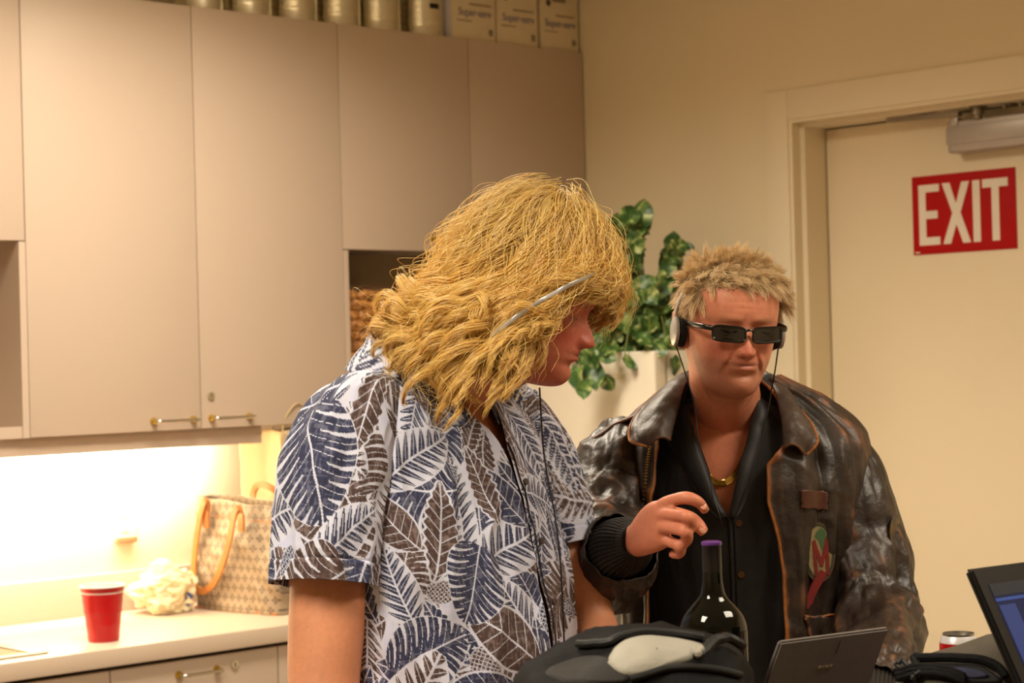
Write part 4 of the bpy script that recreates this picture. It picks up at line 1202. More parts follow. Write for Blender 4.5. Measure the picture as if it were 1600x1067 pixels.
# ================================================================ the man in the leather jacket
B2 = np.array([.38, 3.42, 0.])
man2 = thing('person', 'man in worn brown leather flight jacket and dark glasses, short blond hair, hand raised', 'person', v2r(*B2), VIEW_ROT)
def L2(px, py, Y): return P(px, py, Y) - B2
AZ2 = -78
R2 = rot_head(AZ2, 7, -3)
N2 = L2(1167, 514, 3.235)
H2 = N2 - R2 @ np.array([.093, 0, .002])
def h2p(x, y, z): return H2 + R2 @ (np.array([x, y, z]) / 1000)
hg = head_grid(jowl=.12, age=2.5, crown=.87) @ R2.T + H2
ears = [ear_grid(s) @ R2.T + H2 for s in (-1, 1)]
nk = L2(1140, 655, 3.42)
neck = ell_tube([(*h2p(-12, 0, -30), .058, .062), (*h2p(-14, 0, -85), .058, .062), (*(nk + (0, 0, .0)), .062, .062), (*(nk + (0, .01, -.05)), .085, .07), (*(nk + (0, .01, -.12)), .11, .085)], side=(1, 0, 0), n=44)
CX2, CY2, Y2A = .385, 3.44, -91
T2 = [(.80, CX2, CY2, .165, .105, Y2A), (1.05, CX2, CY2, .165, .112, Y2A), (1.22, CX2, CY2, .172, .122, Y2A), (1.33, CX2 - .005, CY2, .160, .118, Y2A), (1.39, CX2 - .008, CY2, .140, .094, Y2A), (1.43, CX2 - .012, CY2 + .005, .105, .074, Y2A), (1.46, CX2 - .015, CY2 + .01, .07, .05, Y2A)]
tg, _ = garment(T2, 90, 60); tg = tg - B2
W2 = L2(997, 842, 3.06)
ivory = lambda *pts: [(*L2(a, b, c), r, r) for a, b, c, r in pts]
palm = ell_tube([(*L2(985, 846, 3.075), .024, .020), (*L2(1000, 842, 3.05), .027, .020), (*L2(1018, 828, 3.02), .035, .019), (*L2(1032, 818, 3.0), .036, .0165), (*L2(1040, 817, 2.992), .030, .010)], side=(-.12, 0, .99), n=30, exp=2.3)
fing = [ell_tube(ivory((1012, 806, 3.018, .0085), (1036, 789, 2.995, .0108), (1056, 780, 2.975, .0094), (1074, 778, 2.962, .0100), (1092, 785, 2.962, .0086), (1103, 799, 2.972, .0066)), side=(0, 0, 1), n=18),
        ell_tube(ivory((1010, 815, 3.018, .0085), (1037, 804, 2.988, .0112), (1056, 804, 2.965, .0095), (1074, 808, 2.950, .0102), (1080, 823, 2.966, .0088), (1068, 834, 2.99, .0072)), side=(0, 1, 0), n=18),
        ell_tube(ivory((1010, 828, 3.018, .0085), (1037, 823, 2.988, .0110), (1055, 826, 2.968, .0092), (1071, 831, 2.955, .0098), (1073, 845, 2.974, .0084), (1060, 851, 2.995, .007)), side=(0, 1, 0), n=18),
        ell_tube(ivory((1010, 840, 3.02, .0085), (1036, 842, 2.998, .0100), (1050, 848, 2.985, .0086), (1062, 854, 2.974, .0090), (1062, 865, 2.99, .0076), (1049, 866, 3.005, .0064)), side=(0, 1, 0), n=18),
        ell_tube(ivory((1012, 818, 3.04, .013), (1042, 805, 3.025, .0135), (1074, 809, 3.01, .0118), (1090, 820, 2.995, .0108), (1101, 833, 2.988, .0078)), side=(0, 1, 0), n=18)]
fore = ell_tube([(*L2(948, 880, 3.25), .045, .045), (*L2(975, 858, 3.15), .034, .032), (*L2(992, 845, 3.08), .027, .022)], side=(0, 0, 1), n=26)
hl_w = np.array([.53, 2.93, .985]) - B2
forel = ell_tube([(*L2(1368, 975, 3.30), .045, .045), (*(hl_w + (.01, .12, .03)), .036, .034), (*hl_w, .029, .022)], side=(1, 0, 0), n=26)
hl = hand_grids(hl_w, (-.25, -.96, -.06), (0, 0, 1), (-.96, .25, 0), .4)
uparm = [ell_tube([(*L2(985, 765, 3.43), .035, .035), (*L2(955, 800, 3.38), .045, .045), (*L2(948, 885, 3.27), .045, .045)], side=(1, 0, 0), n=24),
         ell_tube([(*L2(1300, 765, 3.43), .035, .035), (*L2(1335, 820, 3.40), .045, .045), (*L2(1368, 970, 3.32), .045, .045)], side=(1, 0, 0), n=24)]
bm2 = remeshed('body', [hg, neck, tg, palm, fore, forel] + ears + fing + hl + uparm, .0026, 2)
skin_colours(bm2, (H2, R2), face=(222, 146, 114), base=(206, 128, 98), lips=(176, 96, 82), stubble=.5)
link('body', bm2, M['skin'], man2)
eye(man2, h2p, -1); eye(man2, h2p, 1)
for (a_, b_, Yn, sz) in ((1099, 791, 2.958, 1.0), (1098, 828, 2.983, 1.1)):
    q_ = L2(a_, b_, Yn); MB().lathe([(0, -.001), (.0050 * sz, -.001), (.0052 * sz, .0006), (.003, .0014), (0, .0016)], 16).build('fingernail', mat('fingernail', (220, 158, 132), .3, noise=.05), man2, loc=tuple(q_), rot=(PI / 2 - .35, .3, .15))
nailM = mat('nail', (226, 168, 146), .3, noise=.05)

# --- black shirt, open at the neck
blk = mat('black_shirt_cloth', (26, 27, 29), .62, noise=.25, nscale=12, bump=.15, bscale=500, sheen=.2)
SB = [(.80, CX2, CY2, .180, .120, Y2A), (1.05, CX2, CY2, .180, .128, Y2A), (1.22, CX2, CY2, .186, .136, Y2A), (1.33, CX2 - .005, CY2, .192, .130, Y2A), (1.40, CX2 - .008, CY2 + .003, .180, .108, Y2A), (1.44, CX2 - .012, CY2 + .006, .145, .088, Y2A), (1.468, CX2 - .016, CY2 + .008, .090, .076, Y2A), (1.485, CX2 - .018, CY2 + .008, .074, .072, Y2A)]
# phi positive is the wearer's left = image right
def px2phi(px, z, Yp, cx, a): return math.asin(max(-.999, min(.999, ((px - 800) / F_PX * Yp - cx) / a)))
vz = [1.27, 1.30, 1.36, 1.42, 1.47, 1.49]
vL = [0.0, .07, .17, .30, .56, .72]; vR = [0.0, .05, .13, .26, .54, .70]
PH0 = -.20     # where the V closes, towards image left of the torso's front
def shirt_open(z, side):
    return (np.interp(z, vz, vL) if side < 0 else np.interp(z, vz, vR)) + .004
G, PH = garment([(a, b - 0, c, d, e, f - 12) for a, b, c, d, e, f in SB], 420, 260, openf=shirt_open)
nr = out_normals(G, False)
d = cloth_folds(G, PH, .55, 140) + .004 * gauss(PH - .0, .05)
G = G + nr * d[..., None]
bs = grid_obj('shirt', G - B2, blk, man2, False, None, solid=.0016)
bs['label'] = 'black open-necked shirt'
def edge_pts(j, k0, k1, dn, G=G, nr=nr): return [G[i, j] - B2 + nr[i, j] * dn for i in range(k0, k1)]
iV = int(np.argmin(np.abs(G[:, 0, 2] - 1.275)))
lapM = mat('black_shirt_collar', (34, 35, 38), .55, noise=.2, nscale=12, bump=.1, bscale=500, sheen=.2)
for j, sg in ((0, 1), (-1, -1)):
    e = np.array(edge_pts(j, iV, len(G), .004)); e = spline(e, 60)
    tt = np.linspace(0, 1, 60)[:, None]; w = (.052 * np.sin(np.clip(tt * 1.25 + .02, 0, 1) * PI) ** .7 * (1 - .35 * tt) + .004)
    dirx = np.array([.93 * sg, .10, -.25]); dirx /= np.linalg.norm(dirx)
    rows = [e + dirx * w * f + np.array([0, -.010, 0]) * math.sin(f * PI) ** .6 + np.array([0, .03, 0]) * f * f * (w / .05) for f in (0, .15, .4, .7, 1)]
    Gl = np.array(rows)
    grid_obj('lapel', np.transpose(Gl, (1, 0, 2)), lapM, bs, False, None, solid=.002)
MB().tube([e_ for e_ in edge_pts(3, 5, iV, .003)], .0016, 6).build('placket_edge', mat('black_seam', (10, 10, 11), .8, noise=.2), bs)
btn2 = mat('horn_button', (96, 66, 34), .3, noise=.2)
for z in (1.262, 1.175, 1.09):
    i = int(np.argmin(np.abs(G[:, 0, 2] - z))); p = G[i, 6] - B2
    MB().tube([p, p + nr[i, 6] * .004], .0055, 16).build('button', btn2, bs)
collar(bs, lapM, np.array([CX2 - .018, CY2 + .008, 0]) - B2, .070, .070, Y2A - 8, 1.475, .80, None, wide=.03, drop=.02)

# --- leather jacket
def leather_mat():
    m = attr_mat('worn_leather', .48, bump=.32, bscale=95, spec=.6, noise=.25, nscale=60)
    t = NT(m); b = t.n['Principled BSDF']
    at = t.new('ShaderNodeAttribute', attribute_name='col'); sp = t.new('ShaderNodeSeparateColor'); t.link(at.outputs['Color'], sp.inputs[0])
    rp = t.new('ShaderNodeMapRange'); rp.inputs['From Max'].default_value = .12; rp.inputs['To Min'].default_value = .40; rp.inputs['To Max'].default_value = .55
    t.link(sp.outputs[0], rp.inputs['Value']); t.link(rp.outputs[0], b.inputs['Roughness'])
    return m
LM = leather_mat()
DK, MID, WORN = np.array(lin((38, 27, 20))), np.array(lin((74, 55, 42))), np.array(lin((150, 90, 46)))
def leather_cols(Gx, crest, seed, grey=0.0, wear=1.0):
    q = Gx.reshape(-1, 3); n = fbm(q * 22, seed, 4).reshape(crest.shape); n2 = fbm(q * np.array([90, 90, 30]), seed + 9, 3).reshape(crest.shape)
    c = DK[None, None] * (1 + .35 * n[..., None])
    w = np.clip(sstep(.2, 1.1, crest + .35 * n), 0, 1) * .5
    c = c * (1 - w[..., None]) + MID * w[..., None]
    w = np.clip(sstep(.80, 1.30, crest + .22 * n2 + .12 * n) * wear, 0, 1) * .75
    c = c * (1 - w[..., None]) + WORN * w[..., None]
    if grey: c = c * (1 - grey) + np.array(lin((108, 90, 78))) * grey
    return c
SJ = [(.86, CX2, CY2, .205, .150, Y2A), (.95, CX2, CY2, .215, .158, Y2A), (1.08, CX2, CY2, .212, .158, Y2A), (1.22, CX2, CY2, .214, .160, Y2A), (1.32, CX2, CY2, .222, .154, Y2A), (1.38, CX2, CY2, .222, .138, Y2A),
      (1.42, CX2, CY2 + .004, .200, .118, Y2A), (1.455, CX2 - .004, CY2 + .006, .158, .100, Y2A), (1.48, CX2 - .008, CY2 + .008, .112, .086, Y2A), (1.495, CX2 - .012, CY2 + .008, .086, .078, Y2A)]
eL = [(1062, 615), (1050, 660), (1042, 700), (1034, 760), (1026, 830), (1022, 900), (1024, 1000), (1030, 1200)]
eR = [(1212, 615), (1222, 650), (1224, 690), (1192, 728), (1192, 784), (1208, 845), (1214, 900), (1217, 994), (1215, 1200)]
def mk_open(pts, sgn):
    zz, ph = [], []
    for px, py in pts:
        Yp = CY2 - .14; p = P(px, py, Yp); zz.append(p[2])
        rr = np.interp(p[2], [r[0] for r in SJ], [r[3] for r in SJ])
        ph.append(math.asin(max(-.95, min(.95, (p[0] - CX2) / rr))) * sgn)
    o = np.argsort(zz); return np.array(zz)[o], np.array(ph)[o]
oL, oR = mk_open(eL, -1), mk_open(eR, 1)
def jopen(z, side): return float(np.interp(z, *(oR if side > 0 else oL)))
G, PH = garment(SJ, 520, 340, openf=jopen, exp=2.2)
nr = out_normals(G, False); z = G[..., 2]
v1 = 1 - 2 * np.abs(fbm(np.stack([PH * 3.2, z * 3.0, z * 0], -1), 200, 3))
v2 = 1 - 2 * np.abs(fbm(np.stack([PH * 1.6 + z * 3, z * 7, z * 0 + 3], -1), 210, 3))
d = .006 * v1 + .0045 * v2
d -= .012 * gauss(PH - .56, .055) * sstep(1.42, 1.36, z)          # deep fold beside the patch
d += .006 * gauss(PH - .30, .10) * sstep(1.42, 1.36, z)
d -= .010 * gauss(PH - (2 * PI - .95), .06) * sstep(1.42, 1.34, z)
u = np.linspace(0, 1, G.shape[1])[None]
d += .004 * (gauss(u, .012) + gauss(u - 1, .012))
G = G + nr * d[..., None]
crest = .45 * v1 + .45 * v2 + 1.1 * (gauss(u, .006) + gauss(u - 1, .006)) + .25 * sstep(1.30, 1.46, z)
jk = grid_obj('leather_jacket', G - B2, LM, man2, False, leather_cols(G, crest, 220), solid=.004)
jk['label'] = 'worn dark brown leather flight jacket'
def onj(px, py, dn=.002):
    """nearest jacket surface point under a pixel, with normal"""
    Yp = CY2 - .13
    for _ in range(4):
        p = P(px, py, Yp)
        dd = ((G - p) ** 2)[..., [0, 2]].sum(-1) + (G[..., 1] > CY2) * 9
        i, j = np.unravel_index(np.argmin(dd), dd.shape); Yp = G[i, j, 1]
    return G[i, j] - B2 + nr[i, j] * dn, nr[i, j]
wornM = mat('worn_piping', (176, 108, 48), .5, noise=.35, nscale=80)
for j in (1, -2):
    MB().tube([G[i, j] - B2 + nr[i, j] * .002 for i in range(10, 300, 3)], .0028, 7).build('edge_piping', wornM, jk)
# brass zip along the image-left edge
zipM = mat('zip_brass', (150, 118, 62), .35, .9, noise=.2)
zp = [G[i, -8] - B2 + nr[i, -8] * .003 for i in range(20, 285)]
o = MB()
for k in range(0, 262, 3):
    a, b = zp[k], zp[k + 1]; o.tube([a, b + (b - a) * .6], .0030, 6)
tag(o.build('zip_teeth', zipM, jk), kind='stuff')
zp = [G[i, 8] - B2 + nr[i, 8] * .004 for i in range(250, 285)]
o = MB()
for k in range(0, 32, 3): o.tube([zp[k], zp[k + 1] * 1.6 - zp[k] * .6], .0030, 6)
tag(o.build('zip_teeth', zipM, jk), kind='stuff')

# jacket sleeves
def jsleeve(rows, side, seed, k=260, n=200, fold_at=(), name='sleeve'):
    Gs = ell_tube(rows, side=side, n=n, k=k); nr_ = out_normals(Gs, True)
    t = np.linspace(0, 1, k)[:, None] * np.ones((1, n)); a = np.linspace(0, 2 * PI, n, endpoint=False)[None] * np.ones((k, 1))
    q = np.stack([np.cos(a) * 1.1, np.sin(a) * 1.1, t * 7], -1)
    r1 = 1 - 2 * np.abs(fbm(q * 1.0, seed, 3)); r2 = 1 - 2 * np.abs(fbm(np.stack([np.cos(a) * 2.4, np.sin(a) * 2.4, t * 4], -1), seed + 4, 3))
    amp = .0022 + sum(.007 * gauss(t - f, w) for f, w in fold_at)
    d = amp * r1 + .0028 * r2
    Gs = Gs + nr_ * d[..., None]
    return grid_obj(name, Gs, LM, jk, True, leather_cols(Gs, .5 * r1 + .3 * r2 + .15, seed + 30), solid=.003), Gs
r_ = lambda px, py, Y, a, b: (*L2(px, py, Y), a, b)
jsleeve([r_(1000, 705, 3.45, .050, .062), r_(968, 730, 3.42, .068, .072), r_(953, 780, 3.385, .070, .074), r_(948, 840, 3.33, .070, .074), r_(948, 888, 3.26, .074, .070), r_(960, 876, 3.17, .066, .064), r_(972, 856, 3.115, .056, .054)],
        (1, 0, .2), 300, fold_at=((.55, .16), (.12, .1)))
jsleeve([r_(1275, 708, 3.45, .050, .064), r_(1308, 738, 3.43, .070, .074), r_(1330, 795, 3.41, .072, .076), r_(1352, 870, 3.39, .070, .076), r_(1368, 950, 3.34, .070, .074), r_(1374, 1010, 3.24, .064, .066), r_(1370, 1060, 3.12, .055, .056), r_(1364, 1085, 3.06, .046, .046)],
        (1, 0, -.2), 310, fold_at=((.62, .22), (.85, .1)))
knit = mat('rib_knit', (38, 30, 24), .9, noise=.3, nscale=200, bump=.5, bscale=260, stretch=(1, 1, .1))
def cuff(rows, side):
    Gs = ell_tube(rows, side=side, n=160, k=30); nr_ = out_normals(Gs, True); a = np.linspace(0, 2 * PI, 160, endpoint=False)
    Gs = Gs + nr_ * (.0012 * np.cos(a * 40))[None, :, None]
    grid_obj('knit_cuff', Gs, knit, jk, True, None, solid=.004)
cuff([r_(966, 860, 3.13, .049, .047), r_(980, 850, 3.095, .041, .038), r_(992, 846, 3.07, .031, .026), r_(997, 845, 3.062, .029, .022)], (1, 0, .2))
cuff([r_(1366, 1078, 3.08, .043, .042), r_(1364, 1105, 3.02, .036, .034)], (1, 0, 0))
Gh, _p = garment([(.80, CX2, CY2, .19, .14, Y2A), (.84, CX2, CY2, .200, .146, Y2A), (.87, CX2, CY2, .207, .150, Y2A)], 300, 20, openf=lambda z, s: .25, exp=2.2)
grid_obj('knit_waistband', Gh - B2, knit, jk, False, None, solid=.004)

# collar: inner line round the neck, outer line lying on the shoulders
inner = [(1046, 690, 3.285), (1056, 650, 3.305), (1072, 598, 3.37), (1095, 578, 3.47), (1142, 572, 3.53), (1188, 582, 3.47), (1208, 606, 3.37), (1222, 655, 3.305), (1226, 700, 3.285)]
outer = [(1010, 700, 3.285), (984, 688, 3.29), (992, 652, 3.335), (1045, 606, 3.43), (1142, 590, 3.56), (1225, 612, 3.43), (1262, 655, 3.335), (1277, 690, 3.29), (1260, 712, 3.285)]
ia = spline([L2(*p) for p in inner], 160); oa = spline([L2(*p) for p in outer], 160)
rows = []
for f in np.linspace(0, 1, 24):
    lift = np.sin(PI * min(1, f * 1.15)) ** .8 * .014
    rows.append(ia * (1 - f) + oa * f + np.array([0, -.012, 1 * .012]) * (lift / .016) * (1 - .2 * f))
Gc = np.transpose(np.array(rows), (1, 0, 2)); v = np.linspace(0, 1, 24)[None]; uu = np.linspace(0, 1, 160)[:, None]
cr = .15 + 1.0 * gauss(v - 1, .05) + .9 * (gauss(uu, .012) + gauss(uu - 1, .012)) + .2 * fbm(Gc * 30, 5, 3)
w = .003 * (1 - 2 * np.abs(fbm(Gc * 16, 345, 3)))
Gc = Gc + w[..., None] * np.array([0, -1, .5])
grid_obj('collar', Gc, LM, jk, False, leather_cols(Gc, cr, 360, grey=.35, wear=1), solid=.005, off=0)
MB().tube([Gc[i, -1] + (0, -.002, .001) for i in range(0, 160, 2)], .0024, 6).build('collar_piping', wornM, jk)

# shoulder straps, name tape, pocket, stitched seams
def draped(name, pxs, m, dn, parent=jk, grey=.1, rows=14):
    """quad a,b,c,d in pixels laid on the jacket"""
    a, b, c, d = (np.array(p, float) for p in pxs); Gd = np.zeros((rows, rows, 3))
    for i, f in enumerate(np.linspace(0, 1, rows)):
        for j, g in enumerate(np.linspace(0, 1, rows)):
            q = (a * (1 - g) + b * g) * (1 - f) + (d * (1 - g) + c * g) * f
            Gd[i, j] = onj(q[0], q[1], dn)[0]
    Gd[1:-1, 1:-1] = (Gd[:-2, 1:-1] + Gd[2:, 1:-1] + Gd[1:-1, :-2] + Gd[1:-1, 2:] + Gd[1:-1, 1:-1]) / 5
    e = np.zeros((rows, rows)); e[0] = e[-1] = 1; e[:, 0] = e[:, -1] = 1
    return grid_obj(name, Gd, m, parent, False, leather_cols(Gd, .2 + .9 * e, 400, grey) if m is LM else None, solid=.004, off=1)
draped('name_tape', [(1249, 765), (1291, 768), (1291, 797), (1250, 794)], mat('name_tape_leather', (86, 50, 36), .45, noise=.2, nscale=60, bump=.3), .004)
draped('pocket_flap', [(1255, 962), (1312, 962), (1312, 996), (1262, 1000)], LM, .006)
pts = [onj(px, py, .006)[0] for px, py in ((1255, 961), (1275, 963), (1295, 961), (1312, 960))]
MB().tube(spline(pts, 20), .0022, 6).build('flap_edge', wornM, jk)
pts = [onj(px, py, .008)[0] for px, py in ((1256, 966), (1266, 980), (1272, 1000), (1272, 1030))]
MB().tube(spline(pts, 20), .0022, 6).build('flap_edge', wornM, jk)
def eplt(pts, w):
    s = spline([L2(*p) for p in pts], 40); T = np.gradient(s, axis=0); T /= np.linalg.norm(T, axis=1)[:, None]
    sd = np.cross(T, (0, 0, 1.)); sd /= np.linalg.norm(sd, axis=1)[:, None]; up = np.cross(sd, T)
    Ge = np.stack([s + sd * w * f + up * (.006 - .004 * abs(f) ** 3) for f in np.linspace(-1, 1, 9)], 1)
    e = np.abs(np.linspace(-1, 1, 9))[None] ** 6 * np.ones((40, 1)); e[-2:] = 1
    grid_obj('shoulder_strap', Ge, LM, jk, False, leather_cols(Ge, .25 + .8 * e, 420, .2), solid=.004, off=1)
eplt([(1020, 640, 3.40), (985, 655, 3.41), (955, 668, 3.42), (925, 686, 3.42)], .028)
eplt([(1245, 636, 3.40), (1285, 648, 3.41), (1320, 665, 3.42), (1350, 690, 3.42)], .028)
# round badge with a letter M and a pointing tail
pc, pn = onj(1274, 862, .007)
pn = np.array([.38, -.92, 0.05]); pn /= np.linalg.norm(pn)
up = np.array([0, 0, 1.]); sx = np.cross(-pn, up); sx /= np.linalg.norm(sx); up = np.cross(sx, -pn)
if up[2] < 0: up = -up
def bpoly(name, pts, m, lvl, parent):
    b = bmesh.new(); vs = [b.verts.new(tuple(pc + sx * x * .001 + up * y * .001 + pn * lvl)) for x, y in pts]; b.faces.new(vs)
    r = bmesh.ops.extrude_face_region(b, geom=list(b.faces)); bmesh.ops.translate(b, verts=[g for g in r['geom'] if isinstance(g, bmesh.types.BMVert)], vec=tuple(-pn * .0045))
    bmesh.ops.recalc_face_normals(b, faces=b.faces); me = bpy.data.meshes.new(name); b.to_mesh(me); b.free(); return link(name, me, m, parent)
circ = lambda rx, ry, n=40, cx=0, cy=0: [(cx + rx * math.cos(t), cy + ry * math.sin(t)) for t in np.linspace(0, 2 * PI, n, endpoint=False)]
bd_ = bpoly('round_badge', circ(31, 50), mat('badge_leather', (82, 56, 38), .5, noise=.2, nscale=80), .004, jk)
bpoly('badge_ring', circ(28, 47), mat('badge_green_ring', (40, 54, 30), .55, noise=.2), .0045, bd_)
bpoly('badge_field', circ(24, 43), mat('badge_cream', (134, 118, 80), .6, noise=.3, nscale=90), .005, bd_)
bpoly('badge_green', [(-4, 34), (6, 40), (14, 34), (16, 6), (12, -2), (4, 4), (0, 20), (-8, 26)], mat('badge_green', (62, 92, 56), .6, noise=.2), .0055, bd_)
redM = mat('badge_red', (112, 24, 20), .55, noise=.2, nscale=90)
bpoly('badge_letter', [(-11, -40), (-13, 18), (-8, 22), (3, -10), (13, 24), (18, 18), (17, -38), (11, -38), (11, -6), (5, -24), (0, -24), (-6, -4), (-5, -38)], redM, .006, bd_)
bpoly('badge_tail', [(0, -28), (-10, -40), (-20, -56), (-32, -76), (-36, -88), (-28, -92), (-18, -82), (-8, -64), (6, -46), (14, -36)], redM, .0055, bd_)
# arm patch on the far sleeve
draped_pts = [L2(1392, 850, 3.33)]
MB().lathe([(0, 0), (.030, 0), (.031, .002), (.028, .004), (0, .004)], 30).build('sleeve_patch', mat('sleeve_patch', (52, 56, 44), .55, noise=.4, nscale=70, col2=(110, 84, 52)), jk, loc=tuple(L2(1399, 832, 3.345)), rot=(PI / 2, 0, 1.05))

# necklace
nkl = thing('necklace', 'gold chain necklace in the open collar of the man in leather', 'necklace', v2r(*(B2 + H2 + np.array([0, 0, -.16]))), VIEW_ROT)
Hn = H2 + np.array([0, 0, -.16])
def chest_pt(px, py):
    r = P(px, py, 1.0); o_ = np.array([0, 0, CAM_H]); dv = r - o_
    return o_, dv
from mathutils.bvhtree import BVHTree
bv = BVHTree.FromPolygons([v.co for v in bm2.vertices], [p.vertices for p in bm2.polygons])
def hit_body(px, py, lift=.003):
    a = P(px, py, 2.2) - B2; b = P(px, py, 4) - B2; dv = Vector(b - a).normalized()
    h = bv.ray_cast(Vector(a), dv)
    return (np.array(h[0]) + np.array(h[1]) * lift) if h[0] is not None else P(px, py, 3.33) - B2
path = spline([hit_body(*q) for q in ((1086, 690), (1096, 722), (1108, 745), (1122, 755), (1136, 753), (1148, 742), (1160, 720), (1172, 690))], 90)
o = MB()
for i in range(0, 89):
    p = path[i]; T = path[min(i + 1, 89)] - p; T /= np.linalg.norm(T) + 1e-9; s = np.cross(T, (0, -1, 0)); s /= np.linalg.norm(s)
    if i % 2 == 0:
        ring = [p + s * .0052 * math.cos(a) + T * .0012 * math.sin(a) for a in np.linspace(0, 2 * PI, 9)]
        o.grid(tube_grid(ring, .0012, 5), close_v=True)
tag(o.build('chain_links', M['gold'], nkl, loc=tuple(-Hn)), kind='stuff')

# sunglasses
sg = thing('sunglasses', 'narrow black rectangular sunglasses worn by the man in leather', 'sunglasses', v2r(*(B2 + H2)), VIEW_ROT)
lensM = mat('dark_lens', (14, 11, 11), .05, spec=.8, coat=.6, noise=.02)
frameM = mat('glasses_frame', (12, 12, 13), .3, coat=.3, noise=.1)
def sgp(x, y, z): return R2 @ (np.array([x, y, z]) / 1000)
def rrp(w, h, r, n=40):
    a = np.linspace(0, 2 * PI, n, endpoint=False); c, s = np.cos(a), np.sin(a); return np.stack([np.sign(c) * np.abs(c) ** .4 * w, np.sign(s) * np.abs(s) ** .45 * h], 1)
for sd in (-1, 1):
    pr = rrp(26, 12.3, 4); Y_ = 32.5 * sd + pr[:, 0]; Z_ = -6 + pr[:, 1] + .04 * pr[:, 0] * sd
    X_ = 107 - (np.abs(Y_) / 62) ** 2 * 15
    ringp = np.array([sgp(x, y, z) for x, y, z in zip(X_, Y_, Z_)])
    cen = ringp.mean(0); fw = sgp(1, 0, 0); fw /= np.linalg.norm(fw)
    Gl = np.stack([ringp, cen + (ringp - cen) * .6 + fw * .0015, cen + (ringp - cen) * .2 + fw * .002, cen + (ringp - cen) * .01 + fw * .002, cen + (ringp - cen) * .01 - fw * .001, ringp - fw * .002], 0)
    MB().grid(Gl, close_v=True).build('lens', lensM, sg)
    MB().grid(tube_grid(np.vstack([ringp, ringp[:2]]), .0019, 8), close_v=True).build('lens_frame', frameM, sg)
    tp_ = [sgp(93, 60 * sd, 2), sgp(84, 71 * sd, 3), sgp(60, 78 * sd, 3), sgp(20, 80 * sd, 3), sgp(-8, 79 * sd, 2), sgp(-22, 77 * sd, -12)]
    Gt = ell_tube([(*p, .0042, .0016) for p in tp_], side=(0, 0, 1), n=10)
    MB().grid(Gt, close_v=True, cap=True).build('temple_arm', frameM, sg)
MB().tube(spline([sgp(107, -8, -1), sgp(109, 0, 2), sgp(107, 8, -1)], 12), .002, 8).build('bridge', frameM, sg)

# headphones
hp = thing('headphones', 'silver over-ear headphones on the man in leather', 'headphones', v2r(*(B2 + H2)), VIEW_ROT)
silver = mat('silver_plastic', (190, 188, 184), .3, .4, noise=.03)
for sd in (-1, 1):
    for nm, m_, x0, rr, th in (('ear_pad', M['rubber'], 76, 27, 14), ('ear_cup', silver, 89, 25, 9)):
        Gd = []
        for r, h in ((.6, 0), (.95, .1), (1, .35), (.97, .7), (.75, .92), (.3, 1), (.01, 1.02)):
            a = np.linspace(0, 2 * PI, 36, endpoint=False)
            Gd.append([sgp(-2 + r * rr * .78 * math.cos(t), sd * (x0 + th * h), -14 + r * rr * math.sin(t)) for t in a])
        MB().grid(np.array(Gd), close_v=True, cap=True).build(nm, m_, hp)
pts = []
for t in np.linspace(-1, 1, 40):
    a = t * math.radians(99); pts.append(sgp(-6 + 2 * math.cos(a), 96 * math.sin(a) * .99, -2 + 110 * math.cos(a) if abs(t) < 1 else -20))
Gb = ell_tube([(*p, .0055, .0014) for p in pts], side=tuple(R2[:, 0]), n=10, k=100)
MB().grid(Gb, close_v=True, cap=True).build('headband', silver, hp)
cab = mat('black_cable', (12, 12, 12), .5, noise=.1)
def onbody(px, py, l=.004): return hit_body(px, py, l) - H2
MB().tube(spline([sgp(0, -90, -38), P(1076, 600, 3.27) - B2 - H2, P(1086, 640, 3.27) - B2 - H2, P(1092, 690, 3.26) - B2 - H2, P(1108, 738, 3.26) - B2 - H2, P(1114, 775, 3.25) - B2 - H2, P(1126, 812, 3.24) - B2 - H2, P(1132, 850, 3.25) - B2 - H2], 60), .0013, 6).build('cord', cab, hp)
MB().tube(spline([sgp(0, 90, -38), P(1210, 585, 3.30) - B2 - H2, P(1206, 606, 3.31) - B2 - H2, P(1200, 640, 3.30) - B2 - H2, P(1180, 720, 3.24) - B2 - H2, P(1146, 815, 3.24) - B2 - H2], 50), .0013, 6).build('cord', cab, hp)

# short tousled hair rooted on the scalp
capM2 = mat('scalp_hair', (120, 92, 56), .6, col2=(84, 64, 38), nscale=120, bump=.6, bscale=300)
SC_c = np.array([-3, 0, 20.])
bvh2 = BVHTree.FromPolygons([tuple(v) for v in (head_grid(jowl=.12, age=2.5, crown=.87) @ R2.T + H2).reshape(-1, 3)], [tuple(f) for f in grid_faces(170, 220, True)])
def scalp(n, lift=.0):
    nw = R2 @ n; c = H2 + R2 @ (SC_c / 1000); h = bvh2.ray_cast(Vector(c + nw * .25), Vector(-nw))
    p = np.array(h[0]) if h[0] is not None else c + nw * .1
    return p + nw * lift
def hairline(az):   # polar angle of the hair edge, by azimuth
    a = abs((az + 180) % 360 - 180); return np.interp(a, [0, 25, 45, 58, 72, 85, 100, 130, 180], [56, 57, 60, 72, 88, 104, 110, 122, 126])
def ndir(az, th): a, t = math.radians(az), math.radians(th); return np.array([math.sin(t) * math.cos(a), math.sin(t) * math.sin(a), math.cos(t)])
thv = np.linspace(0.02, 1, 40); azv = np.linspace(-180, 180, 90, endpoint=False)
Gc = np.zeros((40, 90, 3))
for i, t in enumerate(thv):
    for j, az in enumerate(azv): Gc[i, j] = scalp(ndir(az, hairline(az) * t), .0045 * (1 - t ** 8) - .001)
hair2 = MB().grid(Gc, close_v=True, cap=True).build('hair', capM2, man2, angle=False)
hair2['label'] = 'short tousled blond hair'
rg = np.random.default_rng(5); curv = []
